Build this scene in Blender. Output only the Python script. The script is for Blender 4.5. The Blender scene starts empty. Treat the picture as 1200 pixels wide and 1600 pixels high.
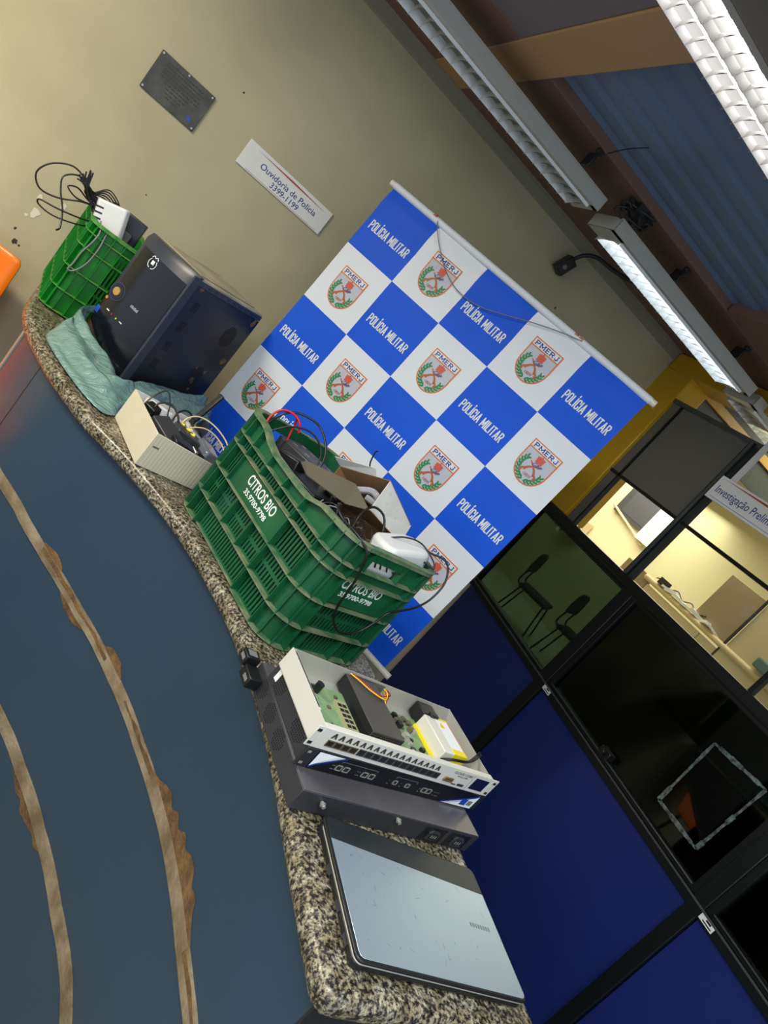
import bpy, bmesh, math, random
from mathutils import Vector, Matrix
random.seed(7)
R_ = math.radians
SC = bpy.context.scene
COL = SC.collection
# ------------------------------------------------------------------ camera, world, lights, exposure
CAMZ = 1.73
cam_d = bpy.data.cameras.new('camera'); cam = bpy.data.objects.new('camera', cam_d); COL.objects.link(cam)
cam_d.sensor_fit = 'AUTO'; cam_d.sensor_width = 36.0; cam_d.lens = 25.11; cam_d.clip_start = 0.02
right = Vector((0.71582519, -0.2674341, 0.64503744)); down = Vector((0.49322655, -0.46024682, -0.73817371)); fwd = Vector((0.49428926, 0.84655293, -0.19755067))
m3 = Matrix((right, -down, -fwd)).transposed()
cam.matrix_world = Matrix.Translation((0, 0, CAMZ)) @ m3.to_4x4()
SC.camera = cam
SC.view_settings.view_transform = 'Standard'; SC.view_settings.look = 'None'; SC.view_settings.gamma = 1
SC.view_settings.use_curve_mapping = False; SC.view_settings.exposure = 1.2
wd = bpy.data.worlds.new('world'); SC.world = wd; wd.use_nodes = True
wd.node_tree.nodes['Background'].inputs[0].default_value = (0.75, 0.85, 1.0, 1); wd.node_tree.nodes['Background'].inputs[1].default_value = 0.42

def area(name, loc, size, power, col, rot=(0, 0, 0)):
    l = bpy.data.lights.new(name, 'AREA'); l.shape = 'RECTANGLE'; l.size, l.size_y = size; l.energy = power; l.color = col
    o = bpy.data.objects.new(name, l); COL.objects.link(o); o.location = loc; o.rotation_euler = rot; return o
COOL = (0.86, 0.94, 1.0); WARM = (1.0, 0.90, 0.70)
area('unseen_fill_light', (-0.1, 0.15, 2.52), (1.2, 0.25), 14, COOL)  # fill lights added overhead out of view, no fittings modelled
area('unseen_fill_light', (-1.5, 1.7, 2.52), (1.2, 0.3), 34, WARM)
area('unseen_fill_light', (-0.9, -0.6, 2.52), (1.2, 0.5), 18, COOL)
area('unseen_fill_light', (1.2, -0.8, 2.52), (1.2, 0.5), 10, COOL)
area('office_lamp_light', (4.6, 3.6, 2.66), (2.6, 2.6), 42, (1.0, 0.93, 0.74))
area('office_lamp_light', (6.2, 7.4, 2.66), (2.4, 2.4), 50, (1.0, 0.93, 0.76))

# ------------------------------------------------------------------ material helpers
def lin(c):
    return tuple(((v / 255.0) / 12.92 if v / 255.0 <= 0.04045 else ((v / 255.0 + 0.055) / 1.055) ** 2.4) for v in c)
MATS = {}
def mat(name, rgb, rough=0.6, metal=0.0, var=0.0, scale=8.0, bump=0.0, bscale=60.0, emit=0.0, spec=None, coat=0.0, var_rgb=None, detail=6):
    if name in MATS: return MATS[name]
    m = bpy.data.materials.new(name); m.use_nodes = True; nt = m.node_tree; b = nt.nodes['Principled BSDF']
    c = (*lin(rgb), 1)
    b.inputs['Base Color'].default_value = c; b.inputs['Roughness'].default_value = rough; b.inputs['Metallic'].default_value = metal
    if spec is not None: b.inputs['Specular IOR Level'].default_value = spec
    if coat: b.inputs['Coat Weight'].default_value = coat; b.inputs['Coat Roughness'].default_value = 0.15
    if var or var_rgb:
        tc = nt.nodes.new('ShaderNodeTexCoord'); n = nt.nodes.new('ShaderNodeTexNoise'); n.inputs['Scale'].default_value = scale; n.inputs['Detail'].default_value = detail
        nt.links.new(tc.outputs['Object'], n.inputs['Vector'])
        r = nt.nodes.new('ShaderNodeValToRGB'); r.color_ramp.elements[0].position = 0.35; r.color_ramp.elements[1].position = 0.68
        d = (*lin(var_rgb), 1) if var_rgb else tuple([x * (1 - var) for x in c[:3]] + [1])
        r.color_ramp.elements[0].color = d; r.color_ramp.elements[1].color = c
        nt.links.new(n.outputs['Fac'], r.inputs['Fac']); nt.links.new(r.outputs['Color'], b.inputs['Base Color'])
    if bump:
        tc = nt.nodes.new('ShaderNodeTexCoord'); n = nt.nodes.new('ShaderNodeTexNoise'); n.inputs['Scale'].default_value = bscale; n.inputs['Detail'].default_value = 4
        nt.links.new(tc.outputs['Object'], n.inputs['Vector'])
        bp = nt.nodes.new('ShaderNodeBump'); bp.inputs['Strength'].default_value = bump; bp.inputs['Distance'].default_value = 0.01
        nt.links.new(n.outputs['Fac'], bp.inputs['Height']); nt.links.new(bp.outputs['Normal'], b.inputs['Normal'])
    if emit: b.inputs['Emission Color'].default_value = c; b.inputs['Emission Strength'].default_value = emit
    MATS[name] = m; return m

def glass_mat(name, tint, gloss_rough=0.03, refl=0.06):
    m = bpy.data.materials.new(name); m.use_nodes = True; nt = m.node_tree; nt.nodes.clear()
    out = nt.nodes.new('ShaderNodeOutputMaterial'); t = nt.nodes.new('ShaderNodeBsdfTransparent'); t.inputs[0].default_value = (*tint, 1)
    g = nt.nodes.new('ShaderNodeBsdfGlossy'); g.inputs['Roughness'].default_value = gloss_rough; g.inputs['Color'].default_value = (0.8, 0.9, 0.9, 1)
    mx = nt.nodes.new('ShaderNodeMixShader'); lw = nt.nodes.new('ShaderNodeMath'); lw.operation = 'MULTIPLY_ADD'; lw.inputs[1].default_value = 0.7; lw.inputs[2].default_value = 0.035
    fc = nt.nodes.new('ShaderNodeLayerWeight'); fc.inputs[0].default_value = 0.5; pw = nt.nodes.new('ShaderNodeMath'); pw.operation = 'POWER'; pw.inputs[1].default_value = 5.0
    nt.links.new(fc.outputs['Facing'], pw.inputs[0]); nt.links.new(pw.outputs[0], lw.inputs[0])
    nt.links.new(lw.outputs[0], mx.inputs[0]); nt.links.new(t.outputs[0], mx.inputs[1]); nt.links.new(g.outputs[0], mx.inputs[2]); nt.links.new(mx.outputs[0], out.inputs[0])
    return m

def granite():
    m = bpy.data.materials.new('speckled_granite'); m.use_nodes = True; nt = m.node_tree; b = nt.nodes['Principled BSDF']
    tc = nt.nodes.new('ShaderNodeTexCoord')
    def noise(sc, det, rough=0.6):
        n = nt.nodes.new('ShaderNodeTexNoise'); n.inputs['Scale'].default_value = sc; n.inputs['Detail'].default_value = det; n.inputs['Roughness'].default_value = rough
        nt.links.new(tc.outputs['Object'], n.inputs['Vector']); return n
    n1 = noise(135, 6, 0.7); n2 = noise(30, 3); n3 = noise(200, 3)
    r1 = nt.nodes.new('ShaderNodeValToRGB'); e = r1.color_ramp.elements
    e[0].position = 0.40; e[0].color = (*lin((40, 40, 42)), 1); e[1].position = 0.60; e[1].color = (*lin((182, 174, 148)), 1)
    x = r1.color_ramp.elements.new(0.49); x.color = (*lin((122, 114, 94)), 1); x = r1.color_ramp.elements.new(0.46); x.color = (*lin((62, 60, 58)), 1)
    r2 = nt.nodes.new('ShaderNodeValToRGB'); e = r2.color_ramp.elements; e[0].position = 0.42; e[0].color = (0.60, 0.55, 0.47, 1); e[1].position = 0.6; e[1].color = (1, 1, 1, 1)
    r3 = nt.nodes.new('ShaderNodeValToRGB'); e = r3.color_ramp.elements; e[0].position = 0.38; e[0].color = (0.22, 0.22, 0.24, 1); e[1].position = 0.44; e[1].color = (1, 1, 1, 1)
    nt.links.new(n1.outputs['Fac'], r1.inputs['Fac']); nt.links.new(n2.outputs['Fac'], r2.inputs['Fac']); nt.links.new(n3.outputs['Fac'], r3.inputs['Fac'])
    def mul(a, c):
        k = nt.nodes.new('ShaderNodeMix'); k.data_type = 'RGBA'; k.blend_type = 'MULTIPLY'; k.inputs[0].default_value = 1
        nt.links.new(a, k.inputs[6]); nt.links.new(c, k.inputs[7]); return k.outputs[2]
    o = mul(mul(r1.outputs[0], r2.outputs[0]), r3.outputs[0]); nt.links.new(o, b.inputs['Base Color'])
    b.inputs['Roughness'].default_value = 0.28; b.inputs['Specular IOR Level'].default_value = 0.4
    return m

M_GRAN = granite()
M_WALL = mat('aged_beige_wall_paint', (198, 190, 156), 0.75, var_rgb=(176, 168, 136), scale=1.6, bump=0.05, bscale=30)
M_LEDGE = mat('grey_beige_moulding_paint', (150, 145, 128), 0.6)
M_BROWN = mat('brown_ceiling_paint', (132, 100, 86), 0.6, var=0.15, scale=2)
M_TAN = mat('tan_beam_paint', (190, 152, 104), 0.5, var=0.1, scale=2)
M_YEL = mat('yellow_gloss_paint', (206, 160, 20), 0.28, var=0.12, scale=3)
M_DECK = mat('slate_blue_deck', (116, 136, 168), 0.6, var=0.18, scale=3)
M_DECK2 = mat('plum_grey_deck', (122, 114, 120), 0.6, var=0.1, scale=2)
M_FLOOR = mat('grey_floor_tile', (110, 108, 100), 0.4, var=0.15, scale=3)
M_LAM = mat('teal_blue_laminate', (42, 64, 82), 0.3, var=0.08, scale=1.5, spec=0.45)
M_WOOD = mat('bare_chipped_wood', (150, 134, 108), 0.75, var_rgb=(108, 88, 62), scale=14, bump=0.3, bscale=90)
M_CHIP = mat('torn_brown_fibreboard', (122, 90, 50), 0.85, var_rgb=(84, 60, 34), scale=30, bump=0.5, bscale=120)
M_STEEL = mat('brushed_metal_strip', (170, 168, 155), 0.45, 0.5)
M_BPAN = mat('navy_blue_laminate', (31, 44, 110), 0.38, var=0.12, scale=1.2, spec=0.35)
M_FRAME = mat('black_anodised_frame', (24, 28, 30), 0.35, 0.3)
M_FRAME_L = mat('worn_frame_edge', (92, 98, 98), 0.4, 0.6)
M_GREYP = mat('dark_grey_board', (106, 103, 95), 0.45)
M_GLASSD = glass_mat('dark_green_tinted_glass', (0.17, 0.225, 0.19))
M_GLASSC = glass_mat('clear_glass', (0.93, 0.95, 0.92))
M_TAPE = mat('clear_sticky_tape_residue', (120, 136, 134), 0.2, var_rgb=(50, 60, 58), scale=60, spec=0.8)
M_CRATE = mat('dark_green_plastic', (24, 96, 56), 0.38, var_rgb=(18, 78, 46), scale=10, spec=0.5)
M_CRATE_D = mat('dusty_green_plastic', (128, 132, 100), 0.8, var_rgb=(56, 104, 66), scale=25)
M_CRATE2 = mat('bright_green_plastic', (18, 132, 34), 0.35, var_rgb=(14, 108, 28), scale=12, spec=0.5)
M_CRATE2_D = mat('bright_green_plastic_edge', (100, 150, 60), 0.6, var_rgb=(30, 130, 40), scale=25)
M_WHITE = mat('white_plastic', (222, 222, 218), 0.35)
M_INK = mat('white_print', (226, 230, 222), 0.6)
M_BLACK = mat('black_plastic', (20, 21, 23), 0.4)
M_BLACKM = mat('black_powder_coat', (34, 35, 38), 0.45, bump=0.08, bscale=300)
M_CABLE = mat('black_cable', (18, 18, 19), 0.35)
M_CABLEG = mat('grey_cable', (120, 120, 120), 0.4)
M_RED = mat('red_cable', (190, 20, 30), 0.4)
M_CREAMC = mat('cream_cable', (226, 206, 160), 0.45)
M_ORANGE = mat('orange_plastic', (244, 122, 10), 0.3)
M_LAMPH = mat('grey_lamp_housing', (196, 196, 188), 0.45)
M_LOUV = mat('aluminium_louvre', (214, 216, 214), 0.25, 0.35)
M_TUBE = mat('lit_fluorescent_tube', (235, 243, 255), 0.5, emit=6.0)
M_TUBEW = mat('lit_warm_fluorescent_tube', (250, 248, 215), 0.5, emit=3.0)
M_TUBEO = mat('unlit_fluorescent_tube', (215, 220, 225), 0.3)
M_BAN_B = mat('banner_blue_print', (20, 88, 216), 0.5, var=0.1, scale=4, spec=0.2)
M_BAN_W = mat('banner_white_vinyl', (222, 226, 230), 0.45, spec=0.4)
M_BORD = mat('emblem_orange', (214, 120, 52), 0.5)
M_SHGR = mat('emblem_silver_grey', (186, 188, 198), 0.5)
M_NAVY = mat('emblem_navy', (34, 44, 130), 0.5)
M_LEAF = mat('emblem_green', (34, 128, 66), 0.5)
M_CROWN = mat('emblem_crown_red', (206, 84, 60), 0.5)
M_PIST = mat('emblem_pistol_brown', (176, 92, 40), 0.5)
M_TUBEP = mat('cream_pvc_pipe', (228, 220, 196), 0.35)
M_SKIN = mat('skin', (200, 122, 96), 0.5)
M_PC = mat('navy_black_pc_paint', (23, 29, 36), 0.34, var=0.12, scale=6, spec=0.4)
M_PCF = mat('glossy_black_bezel', (14, 17, 24), 0.18, spec=0.5)
M_PCB = mat('slate_grey_bezel_plastic', (46, 50, 62), 0.35)
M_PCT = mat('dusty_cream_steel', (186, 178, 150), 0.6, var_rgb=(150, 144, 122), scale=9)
M_RUST = mat('rust_stain', (140, 92, 46), 0.8, var_rgb=(80, 60, 44), scale=60)
M_GOLD = mat('worn_gold_button', (200, 160, 84), 0.35, 0.5)
M_BAG = None
M_CARD = mat('cream_corrugated_card', (208, 198, 172), 0.75, var=0.06, scale=6)
_nt = M_CARD.node_tree; _w = _nt.nodes.new('ShaderNodeTexWave'); _w.wave_type = 'BANDS'; _w.bands_direction = 'DIAGONAL'; _w.inputs['Scale'].default_value = 62; _w.inputs['Distortion'].default_value = 0
_tc = _nt.nodes.new('ShaderNodeTexCoord'); _mp = _nt.nodes.new('ShaderNodeMapping'); _mp.inputs['Scale'].default_value = (1, 1, 0); _bp = _nt.nodes.new('ShaderNodeBump'); _bp.inputs['Strength'].default_value = .25; _bp.inputs['Distance'].default_value = .002
_nt.links.new(_tc.outputs['Object'], _mp.inputs[0]); _nt.links.new(_mp.outputs[0], _w.inputs['Vector']); _nt.links.new(_w.outputs['Fac'], _bp.inputs['Height']); _nt.links.new(_bp.outputs[0], _nt.nodes['Principled BSDF'].inputs['Normal'])
M_CARDB = mat('grey_brown_cardboard', (104, 96, 76), 0.8, var=0.15, scale=10)
M_CARDI = mat('brown_cardboard_inside', (128, 96, 60), 0.8)
M_CARDW = mat('white_cardboard', (222, 218, 208), 0.6, var=0.08, scale=20)
M_SILV = mat('bare_sheet_metal', (190, 186, 174), 0.42, 0.35)
M_SILVF = mat('off_white_rack_panel', (206, 202, 190), 0.4)
M_PCBG = mat('green_circuit_board', (128, 156, 112), 0.5, var=0.2, scale=60)
M_U1T = mat('worn_black_steel_painted_sheen', (112, 108, 110), 0.28, 0.3, var_rgb=(84, 80, 84), scale=5)  # black steel top, colour lightened to stand in for its reflections
M_LAPT = mat('brushed_silver_lid', (182, 200, 216), 0.32, 0.7, var=0.05, scale=3)
M_LAPB = mat('scuffed_dark_grey_lid_band', (50, 56, 62), 0.35, 0.5, var=0.25, scale=12)
M_YLAB = mat('yellow_warning_label', (236, 216, 30), 0.5)
M_WLAB = mat('white_paper_label', (236, 236, 232), 0.6)
M_BLUEL = mat('blue_sticker', (24, 70, 170), 0.4)
M_ORL = mat('orange_brown_stripe', (176, 74, 30), 0.5)
M_PLAQ = mat('tarnished_grey_plaque', (84, 84, 78), 0.45, 0.4, var_rgb=(60, 60, 56), scale=14)
M_PLAQT = mat('plaque_lettering', (50, 50, 48), 0.6)
M_TEAL = mat('teal_folder', (70, 110, 110), 0.6)
M_CLOTH = mat('dark_chair_fabric', (30, 34, 32), 0.8)
M_TANP = mat('tan_divider_panel', (150, 132, 104), 0.7)
M_CRP = mat('cream_divider_panel', (205, 188, 150), 0.6)
M_OFW = mat('office_cream_wall', (222, 214, 172), 0.8)
M_RAIL = mat('cream_wood_rail', (222, 200, 158), 0.4)

# ------------------------------------------------------------------ mesh helpers
def link(name, bm, m, parent=None, smooth=30, bevel=0.0, kind=None, seg=2):
    me = bpy.data.meshes.new(name); bmesh.ops.recalc_face_normals(bm, faces=bm.faces[:]) if len(bm.faces) and smooth is not None else None
    bm.to_mesh(me); bm.free()
    for mm in (m if isinstance(m, (list, tuple)) else [m]): me.materials.append(mm)
    if smooth:
        me.polygons.foreach_set('use_smooth', [True] * len(me.polygons)); me.set_sharp_from_angle(angle=R_(smooth))
    o = bpy.data.objects.new(name, me); COL.objects.link(o)
    if parent: o.parent = parent
    if bevel:
        b = o.modifiers.new('bevel', 'BEVEL'); b.width = bevel; b.segments = seg; b.limit_method = 'ANGLE'; b.angle_limit = R_(50)
    if kind: o['kind'] = kind
    return o
def empty(name, loc=(0, 0, 0), rz=0.0):
    o = bpy.data.objects.new(name, None); COL.objects.link(o); o.location = loc; o.rotation_euler = (0, 0, rz); o.empty_display_size = 0.05; return o
def tag(o, label, cat, group=None, kind=None):
    o['label'] = label; o['category'] = cat
    if group: o['group'] = group
    if kind: o['kind'] = kind
    return o
def hexa(bm, p, mi=0):
    v = [bm.verts.new(q) for q in p]
    for f in ((0, 3, 2, 1), (4, 5, 6, 7), (0, 1, 5, 4), (1, 2, 6, 5), (2, 3, 7, 6), (3, 0, 4, 7)):
        fc = bm.faces.new([v[i] for i in f]); fc.material_index = mi
def box(bm, x0, x1, y0, y1, z0, z1, mi=0):
    hexa(bm, [(x0, y0, z0), (x1, y0, z0), (x1, y1, z0), (x0, y1, z0), (x0, y0, z1), (x1, y0, z1), (x1, y1, z1), (x0, y1, z1)], mi)
def prism(bm, pts, z0, z1, mi=0):
    a = [bm.verts.new((x, y, z0)) for x, y in pts]; b = [bm.verts.new((x, y, z1)) for x, y in pts]; n = len(pts)
    f = [bm.faces.new(a[::-1]), bm.faces.new(b)]
    for i in range(n): f.append(bm.faces.new([a[i], a[(i + 1) % n], b[(i + 1) % n], b[i]]))
    for q in f: q.material_index = mi
def slab(bm, quad, t, mi=0):
    q = [Vector(a) for a in quad]; n = (q[1] - q[0]).cross(q[2] - q[0]).normalized() * t
    hexa(bm, [*q, *[a + n for a in q]], mi)
def poly_slab(bm, pts, n, t, mi=0):
    a = [bm.verts.new(p) for p in pts]; b = [bm.verts.new(Vector(p) + Vector(n) * t) for p in pts]; k = len(pts)
    f = [bm.faces.new(a[::-1]), bm.faces.new(b)] + [bm.faces.new([a[i], a[(i + 1) % k], b[(i + 1) % k], b[i]]) for i in range(k)]
    for q in f: q.material_index = mi
def cyl(bm, p0, p1, r0, r1=None, n=16, mi=0, cap=True):
    p0, p1 = Vector(p0), Vector(p1); r1 = r0 if r1 is None else r1
    d = (p1 - p0).normalized(); a = d.orthogonal().normalized(); b = d.cross(a)
    A = [bm.verts.new(p0 + (a * math.cos(2 * math.pi * i / n) + b * math.sin(2 * math.pi * i / n)) * r0) for i in range(n)]
    B = [bm.verts.new(p1 + (a * math.cos(2 * math.pi * i / n) + b * math.sin(2 * math.pi * i / n)) * r1) for i in range(n)]
    f = [bm.faces.new([A[i], A[(i + 1) % n], B[(i + 1) % n], B[i]]) for i in range(n)]
    if cap: f += [bm.faces.new(A[::-1]), bm.faces.new(B)]
    for q in f: q.material_index = mi
def catmull(P, n=8):
    P = [Vector(p) for p in P]; Q = [2 * P[0] - P[1]] + P + [2 * P[-1] - P[-2]]; o = []
    for i in range(1, len(Q) - 2):
        a, b, c, d = Q[i - 1:i + 3]
        for k in range(n):
            t = k / n; o.append(0.5 * (2 * b + (c - a) * t + (2 * a - 5 * b + 4 * c - d) * t * t + (3 * b - a - 3 * c + d) * t ** 3))
    o.append(P[-1]); return o
def tube(bm, pts, r, n=8, sub=8, mi=0, smooth=True):
    P = catmull(pts, sub) if smooth else [Vector(p) for p in pts]
    Q = [P[0]]
    for p in P[1:]:
        if (p - Q[-1]).length > 1e-5: Q.append(p)
    P = Q; u = (P[1] - P[0]).orthogonal().normalized(); prev = None
    for i, p in enumerate(P):
        t = (P[min(i + 1, len(P) - 1)] - P[max(i - 1, 0)]).normalized()
        u = (u - t * u.dot(t)); u = u.normalized() if u.length > 1e-6 else t.orthogonal().normalized(); w = t.cross(u)
        ring = [bm.verts.new(p + (u * math.cos(2 * math.pi * k / n) + w * math.sin(2 * math.pi * k / n)) * r) for k in range(n)]
        if prev:
            for k in range(n): bm.faces.new([prev[k], prev[(k + 1) % n], ring[(k + 1) % n], ring[k]]).material_index = mi
        else: bm.faces.new(ring[::-1]).material_index = mi
        prev = ring
    bm.faces.new(prev).material_index = mi
def text_bm(s, h, sx=1.0, off=0.0, shear=0.0, spacing=1.0, align='CENTER', thick=0.0004):
    """flat lettering in the XY plane, cap height about h"""
    c = bpy.data.curves.new('t', 'FONT'); c.body = s; c.size = h / 0.70; c.align_x = align; c.align_y = 'CENTER'; c.offset = off * c.size; c.shear = shear
    c.space_character = spacing; c.resolution_u = 3; c.extrude = thick / 2
    o = bpy.data.objects.new('t', c); COL.objects.link(o); dg = bpy.context.evaluated_depsgraph_get(); dg.update()
    me = bpy.data.meshes.new_from_object(o.evaluated_get(dg)); bm = bmesh.new(); bm.from_mesh(me)
    bpy.data.objects.remove(o); bpy.data.curves.remove(c); bpy.data.meshes.remove(me)
    bmesh.ops.scale(bm, vec=(sx, 1, 1), verts=bm.verts); return bm
def frame3(o, x, y, z=None):
    x = Vector(x).normalized(); y = Vector(y).normalized(); z = x.cross(y)
    m = Matrix((x, y, z)).transposed().to_4x4(); m.translation = Vector(o); return m
def put_text(s, h, M, m, name='lettering', parent=None, **k):
    bm = text_bm(s, h, **k); bm.transform(M); return link(name, bm, m, parent, smooth=None)

# ================================================================== STRUCTURE
WY = 3.10      # back wall plane
PX = 2.53      # partition plane
CZ = 2.60      # underside of beams
def struct(name, bm, m, parent=None, **k):
    o = link(name, bm, m, parent, **k)
    if parent is None: o['kind'] = 'structure'
    return o
bm = bmesh.new(); box(bm, -4, PX, -3, 10.5, -0.1, 0.0); struct('floor', bm, M_FLOOR)
bm = bmesh.new(); box(bm, PX + 0.002, 8, -3, 10.5, -0.1, 0.0); struct('floor', bm, mat('pale_office_floor', (206, 204, 184), 0.35, var=0.08, scale=2))
bm = bmesh.new(); box(bm, -4, PX + 0.03, WY, WY + 0.15, 0, CZ + 0.02); struct('wall_back', bm, M_WALL)
# moulding at the head of the back wall
bm = bmesh.new()
prof = [(WY, 2.548), (WY - 0.006, 2.552), (WY - 0.012, 2.556), (WY - 0.012, 2.590), (WY - 0.026, 2.596), (WY - 0.026, 2.602), (WY, 2.602)]
a = [bm.verts.new((-4, y, z)) for y, z in prof]; b = [bm.verts.new((PX - 0.02, y, z)) for y, z in prof]
for i in range(len(prof)): bm.faces.new([a[i], a[(i + 1) % len(prof)], b[(i + 1) % len(prof)], b[i]])
bm.faces.new(a); bm.faces.new(b[::-1]); struct('trim_1', bm, M_LEDGE)
# ceiling beams (undersides at CZ) and the decks between them
def beam(name, x0, x1, y0, y1, m, dz=0.0, h=0.16):
    bm = bmesh.new(); box(bm, x0, x1, y0, y1, CZ - dz, CZ + h); return struct(name, bm, m, bevel=0.004)
beam('trim_2', -4, PX + 0.2, 2.31, WY + 0.15, M_BROWN)
beam('trim_3', 0.64, 0.785, -3, WY - 0.03, M_TAN, dz=0.004)
beam('trim_4', 1.90, PX + 0.2, 1.35, 2.305, M_BROWN)
beam('trim_5', 0.79, PX + 0.2, 0.75, 1.345, M_BROWN)
beam('trim_6', 1.90, PX + 0.2, -3, 0.745, M_BROWN)
def deck(name, x0, x1, y0, y1, m, z=2.632, pitch=0.12):
    bm = bmesh.new(); prev = None; y = y0; pts = []
    while y < y1:
        for fy, fz in ((0, 0), (0.45, 0), (0.62, 0.012), (0.83, 0.012)):
            yy = y + fy * pitch
            if yy < y1: pts.append((yy, z + fz))
        y += pitch
    pts.append((y1, z))
    for yy, zz in pts:
        v = (bm.verts.new((x0, yy, zz)), bm.verts.new((x1, yy, zz)), bm.verts.new((x1, yy, 2.74)), bm.verts.new((x0, yy, 2.74)))
        if prev:
            for k in range(4): bm.faces.new([prev[k], prev[(k + 1) % 4], v[(k + 1) % 4], v[k]])
        else: bm.faces.new(v)
        prev = v
    bm.faces.new(prev[::-1]); return struct(name, bm, m, smooth=None)
deck('ceiling', 0.785, 1.90, 1.345, 2.31, M_DECK)
bm = bmesh.new(); box(bm, -4, 0.638, -3, 2.308, CZ + .002, CZ + .12); struct('ceiling', bm, M_DECK2)
deck('ceiling', 0.785, 1.90, -3, 0.75, M_DECK)
bm = bmesh.new(); box(bm, PX + 0.2, 8, -3, 10.5, 2.78, 2.86); struct('ceiling', bm, M_BROWN)

# partition wall_right : navy lower panels, rail, dark windows, upper lights
wr = empty('wall_right', (PX, 0, 0)); wr['kind'] = 'structure'
T = 0.05
ZB, ZR0, ZR1, ZT = 0.955, 1.0, 1.545, 1.592     # top of blue, rail, window head, head rail top
mull = [(2.20, 2.262, 0), (1.087, 1.142, 0), (0.0, 0.05, 0), (-1.1, -1.05, 0), (-2.2, -2.15, 0)]
edges = [WY - 0.02, 2.262, 2.20, 1.142, 1.087, 0.05, 0.0, -1.05, -1.1, -2.15, -2.2, -3.0]
for i in range(0, len(edges), 2):
    bm = bmesh.new(); box(bm, 0.004, 0.03, edges[i + 1] + 0.002, edges[i] - 0.002, 0.06, ZB); link('blue_panel', bm, M_BPAN, wr, bevel=0.002)
for a0, b0, _ in mull:
    bm = bmesh.new(); box(bm, -0.012, T, a0, b0, 0, ZT - 0.002); link('mullion', bm, M_FRAME, wr, bevel=0.003)
bm = bmesh.new(); box(bm, -0.014, T, -3, WY - 0.02, ZB + 0.001, ZR0 - 0.01); box(bm, -0.018, -0.012, -3, WY - 0.02, ZR0 - 0.016, ZR0 - 0.008, 1); link('sill_rail', bm, [M_FRAME, M_FRAME_L], wr, bevel=0.0015)
bm = bmesh.new(); box(bm, -0.016, T, -3, WY - 0.02, ZR1, ZT); box(bm, -0.020, -0.016, -3, WY - 0.02, ZR1 + 0.004, ZR1 + 0.010, 1); link('head_rail', bm, [M_FRAME, M_FRAME], wr, bevel=0.0015)
bm = bmesh.new(); box(bm, 0, T, -3, WY - 0.02, 0, 0.06); link('plinth', bm, M_FRAME, wr)
# lower windows (dark tinted)
wins = [(2.262, WY - 0.02), (1.142, 2.20), (0.05, 1.087), (-1.05, 0.0), (-2.15, -1.1)]
WINOBJ = []
for k, (a0, b0) in enumerate(wins):
    w = empty('window_%d' % (k + 1), (PX, 0, 0)); w['kind'] = 'structure'; WINOBJ.append(w)
    bm = bmesh.new(); s = 0.028 if k else 0.012
    box(bm, -0.006, 0.03, a0, a0 + s, ZR0 - 0.008, ZR1); box(bm, -0.006, 0.03, b0 - s, b0, ZR0 - 0.008, ZR1)
    box(bm, -0.006, 0.03, a0 + s, b0 - s, ZR0 - 0.008, ZR0 + 0.012); box(bm, -0.006, 0.03, a0 + s, b0 - s, ZR1 - 0.018, ZR1)
    box(bm, -0.012, -0.006, a0 + s, b0 - s, ZR0 + 0.006, ZR0 + 0.011, 1)
    link('window_frame', bm, [M_FRAME, M_FRAME_L], w, bevel=0.0015)
    bm = bmesh.new(); box(bm, 0.010, 0.014, a0 + s, b0 - s, ZR0 + 0.012, ZR1 - 0.018); link('pane', bm, M_GLASSD, w, smooth=None)
# upper lights
w = empty('window_6', (PX, 0, 0)); w['kind'] = 'structure'
ZTOP = 2.375
bm = bmesh.new(); box(bm, 0, T, 2.31, 2.35, ZT, ZTOP); box(bm, -0.01, 0.0, 2.322, 2.336, ZT, ZTOP, 1); link('window_frame', bm, [M_FRAME, M_FRAME_L], w, bevel=0.001)
bm = bmesh.new(); box(bm, 0.005, 0.03, -3, WY - 0.12, 1.914, 1.930); link('glazing_bar', bm, M_FRAME, w)
bm = bmesh.new(); box(bm, 0.005, 0.03, 2.815, 2.828, ZT, ZTOP); link('glazing_bar', bm, M_FRAME, w)
bm = bmesh.new(); box(bm, 0.005, 0.03, 1.52, 1.54, ZT, ZTOP); link('glazing_bar', bm, M_FRAME, w)
bm = bmesh.new(); box(bm, 0.0, 0.04, -3, WY - 0.12, ZTOP - 0.012, ZTOP + 0.01); link('top_rail', bm, M_FRAME_L, w)
bm = bmesh.new(); box(bm, 0.012, 0.02, 2.351, 2.814, 1.931, ZTOP - 0.013); link('board', bm, M_GREYP, w)
bm = bmesh.new(); box(bm, 0.012, 0.02, 2.829, 2.90, ZT + 0.001, ZTOP - 0.013); link('board', bm, M_GREYP, w)
bm = bmesh.new(); box(bm, 0.014, 0.017, -3, 2.309, ZT, 1.913); box(bm, 0.014, 0.017, -3, 2.309, 1.931, ZTOP - 0.013); link('pane', bm, M_GLASSC, w, smooth=None)
# yellow column and header
bm = bmesh.new(); box(bm, PX - 0.01, PX + 0.15, 2.895, WY + 0.15, ZT, 2.52); struct('trim_7', bm, M_YEL, bevel=0.006)
bm = bmesh.new(); box(bm, PX - 0.02, PX + 0.16, -3, WY - 0.02, 2.505, 2.598); struct('trim_8', bm, M_YEL, bevel=0.006)
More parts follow.
